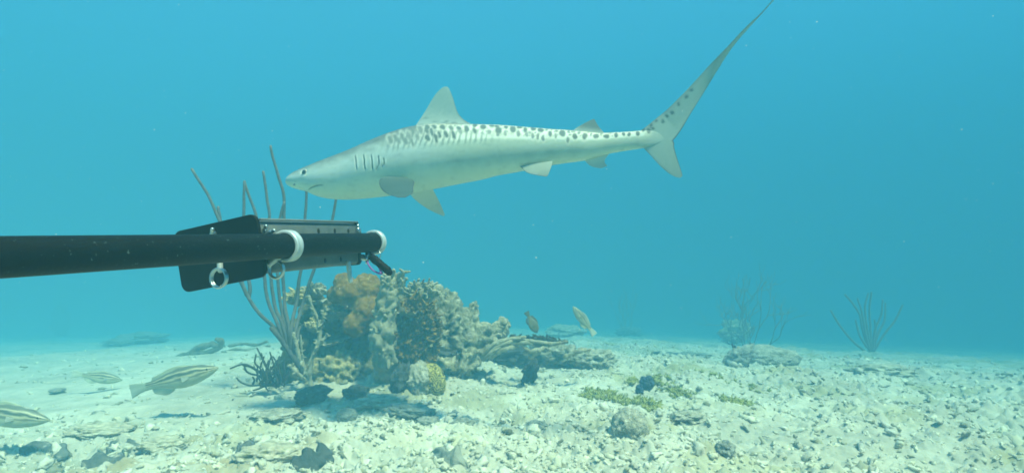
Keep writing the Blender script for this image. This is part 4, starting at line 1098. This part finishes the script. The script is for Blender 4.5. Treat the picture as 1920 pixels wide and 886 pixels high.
# ------------------------------------------------------------------ fishes
def fish_meshes(kind):
    """unit fish, snout at +X, back +Z, length 1"""
    x = np.linspace(0, 1, 110)     # 0 snout .. 1 tail root
    if kind == 'striped':
        top = np.interp(x, [0, .03, .1, .2, .35, .5, .65, .78, .88, 1], [.0, .022, .055, .085, .112, .118, .10, .07, .05, .05])
        bot = np.interp(x, [0, .03, .1, .2, .35, .5, .65, .78, .88, 1], [.0, -.03, -.062, -.095, -.125, -.128, -.105, -.07, -.045, -.048])
    else:
        top = np.interp(x, [0, .03, .1, .2, .4, .55, .7, .85, 1], [.0, .05, .11, .17, .21, .20, .15, .08, .06])
        bot = np.interp(x, [0, .03, .1, .2, .4, .55, .7, .85, 1], [.0, -.05, -.10, -.16, -.20, -.19, -.13, -.07, -.06])
    k = np.ones(7) / 7; sm = lambda a: np.convolve(np.pad(a, 3, mode='edge'), k, 'valid')
    t0, b0 = top[0], bot[0]; top, bot = sm(sm(top)), sm(sm(bot)); top[0], bot[0] = .004, -.004
    X = .5 - x * .80
    wd = np.interp(x, [0, .05, .2, .4, .7, .9, 1], [.004, .03, .062, .068, .04, .018, .010])
    ns = 48; th = np.linspace(0, 2 * math.pi, ns, endpoint=False)
    cz = (top + bot) / 2; hz = (top - bot) / 2
    V = np.stack([np.repeat(X, ns), (wd[:, None] * np.sin(th)[None]).ravel(), (cz[:, None] + hz[:, None] * np.cos(th)[None]).ravel()], 1)
    def colr(xx, zrel, z):
        nz = .012 * noise2(xx * 9, z * 20, 4)
        if kind == 'striped':
            c = lerp((.52, .48, .31), (.42, .44, .31), sstep(.1, -.6, zrel))
            for c0, w, a in [(.86, .16, .85), (.36, .15, .92), (-.12, .11, .75)]:
                c = c * (1 - a * sstep(w * 1.25, w * .7, np.abs(zrel - c0 + nz * 6))[:, None]) + np.array([.05, .065, .055]) * a * sstep(w * 1.25, w * .7, np.abs(zrel - c0 + nz * 6))[:, None]
            return c
        c = lerp((.14, .13, .07), (.20, .18, .09), sstep(.4, -.5, zrel + nz * 10)); return c
    zr = np.tile(np.cos(th), len(x)); C = colr(V[:, 0], zr, V[:, 2])
    mb = MB(); mb.grid(V, len(x), ns, True, C)
    def blade(L, T, th_, c0, c1, n=26):
        Lp = catmull(np.array(L, float), n); Tp = catmull(np.array(T, float), n); s = np.linspace(0, 1, 12)
        P = Lp[:, None, :] + s[None, :, None] * (Tp - Lp)[:, None, :]
        t = np.linspace(0, 1, n); kk = th_ * (1 - .8 * t)
        prof = np.sqrt(np.maximum(1 - (2 * s - 1) ** 2, 0)) * .8 + .2
        up = np.zeros((n, 12, 3)); up[..., 0] = P[..., 0]; up[..., 2] = P[..., 1]; up[..., 1] = kk[:, None] * prof; dn = up.copy(); dn[..., 1] *= -1
        ray = 1 + .10 * np.sin(s * 60)
        W = np.concatenate([up, dn[:, ::-1]], 1); c = lerp(np.array(c0), np.array(c1), np.repeat(t, 24)) * np.tile(np.concatenate([ray, ray[::-1]]), n)[:, None]
        mb.grid(W.reshape(-1, 3), n, 24, True, c)
        ids = np.arange(24); mb.add(np.vstack([W[-1], W[-1].mean(0)]), None, np.stack([ids, np.roll(ids, -1), np.full(24, 24)], 1), np.tile(np.array(c1, float), (25, 1)))
    if kind == 'striped':
        fa, fb = (.42, .45, .33), (.50, .52, .42)
        blade([(-.27, .045), (-.36, .062), (-.42, .075), (-.50, .082)], [(-.27, -.042), (-.36, -.055), (-.43, -.075), (-.50, -.095)], .010, fa, fb)
        blade([(.28, .075), (.20, .118), (.05, .145), (-.2, .09)], [(-.24, .03), (-.235, .05), (-.22, .065), (-.21, .088)], .010, (.30, .34, .26), (.45, .46, .32))
        blade([(.02, -.11), (-.02, -.14), (-.10, -.155), (-.2, -.115)], [(-.24, -.03), (-.235, -.06), (-.23, -.085), (-.21, -.112)], .009, fa, (.50, .50, .38))
        ex, ez, er = .405, .018, .013
    else:
        fa, fb = (.10, .10, .06), (.07, .075, .05)
        blade([(-.25, .055), (-.36, .09), (-.44, .11), (-.50, .13)], [(-.25, -.055), (-.36, -.08), (-.44, -.105), (-.50, -.12)], .012, fa, fb)
        blade([(.28, .15), (.15, .22), (0, .25), (-.24, .17)], [(-.26, .05), (-.26, .08), (-.26, .12), (-.26, .165)], .012, fa, fb)
        blade([(.05, -.18), (-.05, -.22), (-.15, -.21), (-.24, -.15)], [(-.26, -.05), (-.26, -.08), (-.26, -.11), (-.26, -.145)], .010, fa, fb)
        ex, ez, er = .40, .04, .02
    # pectoral fins, slightly spread
    for sg in (-1, 1):
        n = 14; s = np.linspace(0, 1, 8); t = np.linspace(0, 1, n)
        rootp = np.array([.22, sg * .06, -.03]); d1 = np.array([-.75, sg * .45, -.35]); d2 = np.array([-.9, sg * .25, .15])
        P = rootp + (t[:, None, None] * .085) * (d1[None, None] * (1 - s[None, :, None]) + d2[None, None] * s[None, :, None]) + s[None, :, None] * np.array([0, 0, .02])
        up = P.copy(); dn = P.copy(); up[..., 1] += .003; dn[..., 1] -= .003
        W = np.concatenate([up, dn[:, ::-1]], 1); mb.grid(W.reshape(-1, 3), n, 16, True, np.tile(np.array(fb) * .55, (n * 16, 1)))
    for vv in mb.v:
        vv[:, 1] += .22 * np.maximum(.15 - vv[:, 0], 0) ** 2
    eyes = []
    wloc = float(np.interp((.5 - ex) / .80, x, wd)); 
    for sg in (-1, 1):
        Vs, Ts = ico(3); e = MB(); dt_ = Vs[:, 1] * sg
        c = lerp((.45, .42, .3), (.02, .02, .02), sstep(.55, .65, dt_)); e.add(Vs * er + np.array([ex, sg * (wloc * .90), ez]), None, Ts, c); eyes.append(e)
    return mb, eyes

def make_fish(kind, name, label, group=None):
    mb, eyes = fish_meshes(kind); root = thing(name, label, "fish", (0, 0, 0), group)
    mb.build("body", M['fish'], root)
    for e in eyes: e.build("eye", M['eye'], root)
    return root
def copy_tree(o):
    c = o.copy(); COL.objects.link(c)
    for ch in o.children:
        k = ch.copy(); COL.objects.link(k); k.parent = c
    return c
def pose(o, px, py, d, length_px, ang, yaw=0.0, roll=0.0, squash=1.0):
    """ang: direction of the snout in the picture, degrees anticlockwise from right"""
    s = length_px * d / F_PX
    o.location = at(px, py, d); o.scale = (s, s, s * squash)
    Ry = Matrix.Rotation(-R(ang), 4, 'Y'); Rx = Matrix.Rotation(R(roll), 4, 'X')
    Mx = Matrix.Rotation(R(yaw), 4, 'Z') @ Ry @ Rx
    o.rotation_euler = Mx.to_euler()
GF = "striped reef fishes over the sand"
f1 = make_fish('striped', "striped_fish", "big striped fish swimming right over the sand left of the sea whip bush", GF)
f2 = copy_tree(f1); f2["label"] = "small striped fish low over the sand behind the big one"
f3 = copy_tree(f1); f3["label"] = "striped fish cut by the left edge of the picture"
f4 = copy_tree(f1); f4["label"] = "yellowish striped fish tilted head up above the distant rubble"
pose(f1, 322, 712, 3.05, 180, 15, 0, 0, .88)
pose(f2, 182, 706, 3.9, 84, -12, 22, -10, 1.0)
pose(f3, -8, 775, 2.55, 190, -9, 8, -5, .9)
pose(f4, 1094, 600, 4.3, 66, 127, 0, 180, 1.05)
f5 = make_fish('dark', "dark_fish", "small dark brown fish diving head down beside the reef rock")
pose(f5, 997, 604, 3.95, 44, -62, 0, 0, 1.0)

# ------------------------------------------------------------------ bait pole with bait box
def build_bait_pole():
    pr = .020
    A = at(0, 482, .57); Bp = at(705, 454, 1.30)
    u = (Bp - A); u /= np.linalg.norm(u)
    r = np.cross(u, np.array([0, 0, 1.0])); r /= np.linalg.norm(r); w = np.cross(r, u)
    def ax(d):                                   # point on the pole axis at camera depth d
        t = (d - .57) / (1.30 - .57); return A + (Bp - A) * t
    base = ax(.95)
    root = thing("bait_pole", "black pole reaching in from the left with a grey bait box clamped to its end", "pole", base)
    # pole
    mb = MB(); n = 160; dd = np.linspace(-.5, 1.305, n); P = np.array([ax(d) for d in dd])
    mb.tube(P, pr, 40, (1, 1, 1)); mb.build("pole", M['pole'], root, base)
    roll = R(3)
    r2 = r * math.cos(roll) + w * math.sin(roll); w2 = np.cross(r2, u)
    def fr(d, a, b): return ax(d) + r2 * a + w2 * b
    # bait box: rounded hollow channel
    def rounded(wd, ht, rad, n=8):
        pts = []
        for cx, cy, a0 in [(wd / 2 - rad, ht / 2 - rad, 0), (-wd / 2 + rad, ht / 2 - rad, 90), (-wd / 2 + rad, -ht / 2 + rad, 180), (wd / 2 - rad, -ht / 2 + rad, 270)]:
            for k in range(n + 1):
                a = R(a0 + 90 * k / n); pts.append((cx + rad * math.cos(a), cy + rad * math.sin(a)))
        return np.array(pts)
    def extrude(sec, d0, d1, cxo, czo, bev=.002, roll_=0.0, sec1=None):
        """closed solid along the pole between depths d0, d1"""
        c, s_ = math.cos(roll_), math.sin(roll_)
        def place(d, sc, ex):
            q = sc.copy(); m_ = np.abs(q).max(0); q = q * (1 - ex / m_)
            q = np.stack([q[:, 0] * c - q[:, 1] * s_, q[:, 0] * s_ + q[:, 1] * c], 1)
            return ax(d) + (q[:, :1] + cxo) * r2 + (q[:, 1:] + czo) * w2
        sec1 = sec if sec1 is None else sec1
        rows = [place(d0, sec, bev), place(d0 + bev, sec, 0), place(d1 - bev, sec1, 0), place(d1, sec1, bev)]
        m = len(sec); b = MB(); b.grid(np.vstack(rows), 4, m, True)
        ids = np.arange(m)
        for row, fl in ((rows[0], 1), (rows[3], 0)):
            tri = np.stack([ids, np.roll(ids, -1), np.full(m, m)], 1)
            b.add(np.vstack([row, row.mean(0)]), None, tri[:, ::-1] if fl else tri)
        return b
    bx_c = -.080
    box = extrude(rounded(.108, .086, .008), .965, 1.275, bx_c, .000).build("bait_box", M['greyplastic'], root, base)
    # end plate, slightly rolled
    extrude(rounded(.160, .100, .014), .945, .951, -.087, -.006, .001, R(7)).build("end_plate", M['blackplate'], root, base)
    # lid lip along the top of the box
    extrude(rounded(.006, .004, .0015), .968, 1.272, -.025 - .0005, .0445, .0008).build("box_lip", M['greyplastic'], root, base)
    extrude(rounded(.112, .090, .009), 1.268, 1.279, bx_c, .000, .001).build("end_cap", M['blackplate'], root, base)
    # drain holes on the box side: dark discs painted for their shaded insides
    face = bx_c + .054
    for d, b in [(1.13, .026), (1.185, .026), (1.235, .026), (1.145, -.030), (1.20, -.030)]:
        a = np.linspace(0, 2 * math.pi, 20, endpoint=False); h = MB()
        ring = [fr(d, face + .0006, b) + .0038 * (np.cos(a)[:, None] * u + 1.2 * np.sin(a)[:, None] * w2), fr(d, face - .004, b) + .0038 * (np.cos(a)[:, None] * u + 1.2 * np.sin(a)[:, None] * w2)]
        h.grid(np.vstack(ring), 2, 20, True); ids = np.arange(20); h.add(np.vstack([ring[0], ring[0].mean(0)]), None, np.stack([ids, np.roll(ids, -1), np.full(20, 20)], 1))
        h.build("drain_hole", M['hole'], box, base)
    # clamps: ridged bands
    def band(d, ri, wd, name="clamp"):
        n = 64; a = np.linspace(0, 2 * math.pi, n, endpoint=False)
        prof = [(-.5, .0), (-.5, .0030), (-.42, .0048), (-.2, .0050), (-.1, .0036), (.1, .0036), (.2, .0050), (.42, .0048), (.5, .0030), (.5, .0)]
        rows = []
        for k, h in prof:
            rows.append(ax(d) + u * wd * k + (ri + h) * (np.cos(a)[:, None] * r + np.sin(a)[:, None] * w))
        b = MB(); b.grid(np.vstack(rows), len(prof), n, True); return b.build(name, M['whitesteel'], root, base)
    c1 = band(.998, .0212, .018); c2 = band(1.292, .0212, .014)
    c1["label"] = "large ridged white clamp near the middle of the pole"; c2["label"] = "white clamp at the far end of the pole"
    def ringt(c, e1, e2, R_, rt, mt, name, parent, n=48):
        a = np.linspace(0, 2 * math.pi, n, endpoint=False); b = MB(); m = 12; t = np.linspace(0, 2 * math.pi, m, endpoint=False)
        e3 = np.cross(e1, e2); rad = np.cos(a)[:, None] * e1 + np.sin(a)[:, None] * e2
        V = c + (R_ + rt * np.cos(t)[None, :, None]) * rad[:, None, :] + rt * np.sin(t)[None, :, None] * e3
        V = np.concatenate([V, V[:1]], 0); b.grid(V.reshape(-1, 3), n + 1, m, True); return b.build(name, mt, parent, base)
    def bar(p, q, rad, mt, name, parent, seg=12):
        b = MB(); b.tube(catmull([p, q], 6), rad, seg); return b.build(name, mt, parent, base)
    def bolt(p, dv, rad, name="bolt", parent=None):
        b = MB(); dv = dv / np.linalg.norm(dv); b.tube(np.stack([p, p + dv * .004, p + dv * .008]), [rad, rad, rad * .9], 6)
        b.tube(np.stack([p + dv * .006, p + dv * .012, p + dv * .016]), rad * .55, 10); return b.build(name, M['steel'], parent or root, base)
    # split rings and their straps
    sight = -FWD
    e1 = RIGHT; e2 = np.array([0, 0, 1.0])
    k1 = at(409, 521, .90); ringt(k1, e1 * .95 + sight * .3, e2, .0140, .0019, M['steel'], "split_ring", root)
    ringt(k1 + np.array([.0012, .003, .0004]), e1 * .95 + sight * .28, e2, .0136, .0016, M['steel'], "split_ring", root)
    bar(at(412, 490, .905), at(413, 506, .902), .0042, M['whitesteel'], "strap", root)
    k2 = at(517, 505, .985); ringt(k2, e1 * .95 + sight * .3, e2, .0142, .0020, M['steel'], "split_ring", root)
    ringt(k2 + np.array([.001, .003, .0]), e1 * .95 + sight * .28, e2, .0138, .0016, M['steel'], "split_ring", root)
    bar(at(522, 482, .985), at(508, 492, .985), .0050, M['whitesteel'], "strap", root)
    bar(at(505, 480, .99), at(500, 496, .985), .0035, M['steel'], "strap", root)
    bolt(at(400, 444, .935), np.array([0.2, -.6, .6]), .0055)
    bolt(at(480, 436, .985), np.array([0, -.3, 1.0]), .0075); bolt(at(494, 437, .985), np.array([.4, -.5, .6]), .0055); bolt(at(502, 438, .975), np.array([.8, -.5, .3]), .0045)
    bar(at(484, 428, .985), at(486, 440, .985), .004, M['whitesteel'], "strap", root)
    bolt(at(672, 437, 1.26), np.array([0, -.3, 1.0]), .006); bolt(at(680, 482, 1.26), np.array([.6, -.7, -.2]), .007); bolt(at(495, 500, .975), np.array([-.2, -.9, -.2]), .006)
    # pin below the box, clip and purple cord at the far end
    bar(at(653, 492, 1.22), at(657, 526, 1.22), .0048, M['whitesteel'], "pin", root)
    ringt(at(707, 478, 1.285), e1 * .8 + sight * .6, e2, .0105, .0011, M['steel'], "split_ring", root)
    cl = MB(); cl.tube(catmull([at(690, 476, 1.27), at(700, 484, 1.26), at(712, 494, 1.25), at(722, 502, 1.25), at(730, 510, 1.25)], 24), np.interp(np.linspace(0, 1, 24), [0, .3, .6, .85, 1], [.006, .0085, .0075, .0085, .007]), 14, None, .12, 200)
    cl.build("clip", M['blackplate'], root, base)
    bar(at(690, 478, 1.262), at(688, 492, 1.262), .0035, M['steel'], "clip_pin", root)
    co = MB(); co.tube(catmull([at(686, 480, 1.26), at(690, 494, 1.25), at(698, 505, 1.25), at(708, 511, 1.25), at(716, 512, 1.25), at(711, 502, 1.25), at(706, 490, 1.255)], 50), .0019, 9); co.build("cord", M['cord'], root, base)
    kn = MB(); V, T = lump_verts(2, (.0042, .0042, .0036), 3, .3); kn.add(V + at(714, 511, 1.248), None, T); kn.build("knot", M['cord'], root, base)
build_bait_pole()

# ------------------------------------------------------------------ drifting specks
def marine_snow():
    mb = MB(); N = 900
    d = 0.7 + 3.6 * rng.random(N) ** .7; px = rng.uniform(-250, 2170, N); py = rng.uniform(-150, 900, N)
    P = at(px, py, d); ok = P[:, 2] > gbase(P[:, 0], P[:, 1]) + .05
    for p, dd in zip(P[ok], d[ok]):
        r = dd * .00030 * math.exp(rng.normal(0, .45)); r = min(r, dd * .0016)
        V, T = lump_verts(1, (r * rng.uniform(.8, 1.6), r, r * rng.uniform(.7, 1.1)), int(dd * 100), .4)
        mb.add(V + p, None, T)
    tag(mb.build("marine_snow", M['snow']), "tiny white specks drifting in the water", "specks", kind="stuff")
marine_snow()
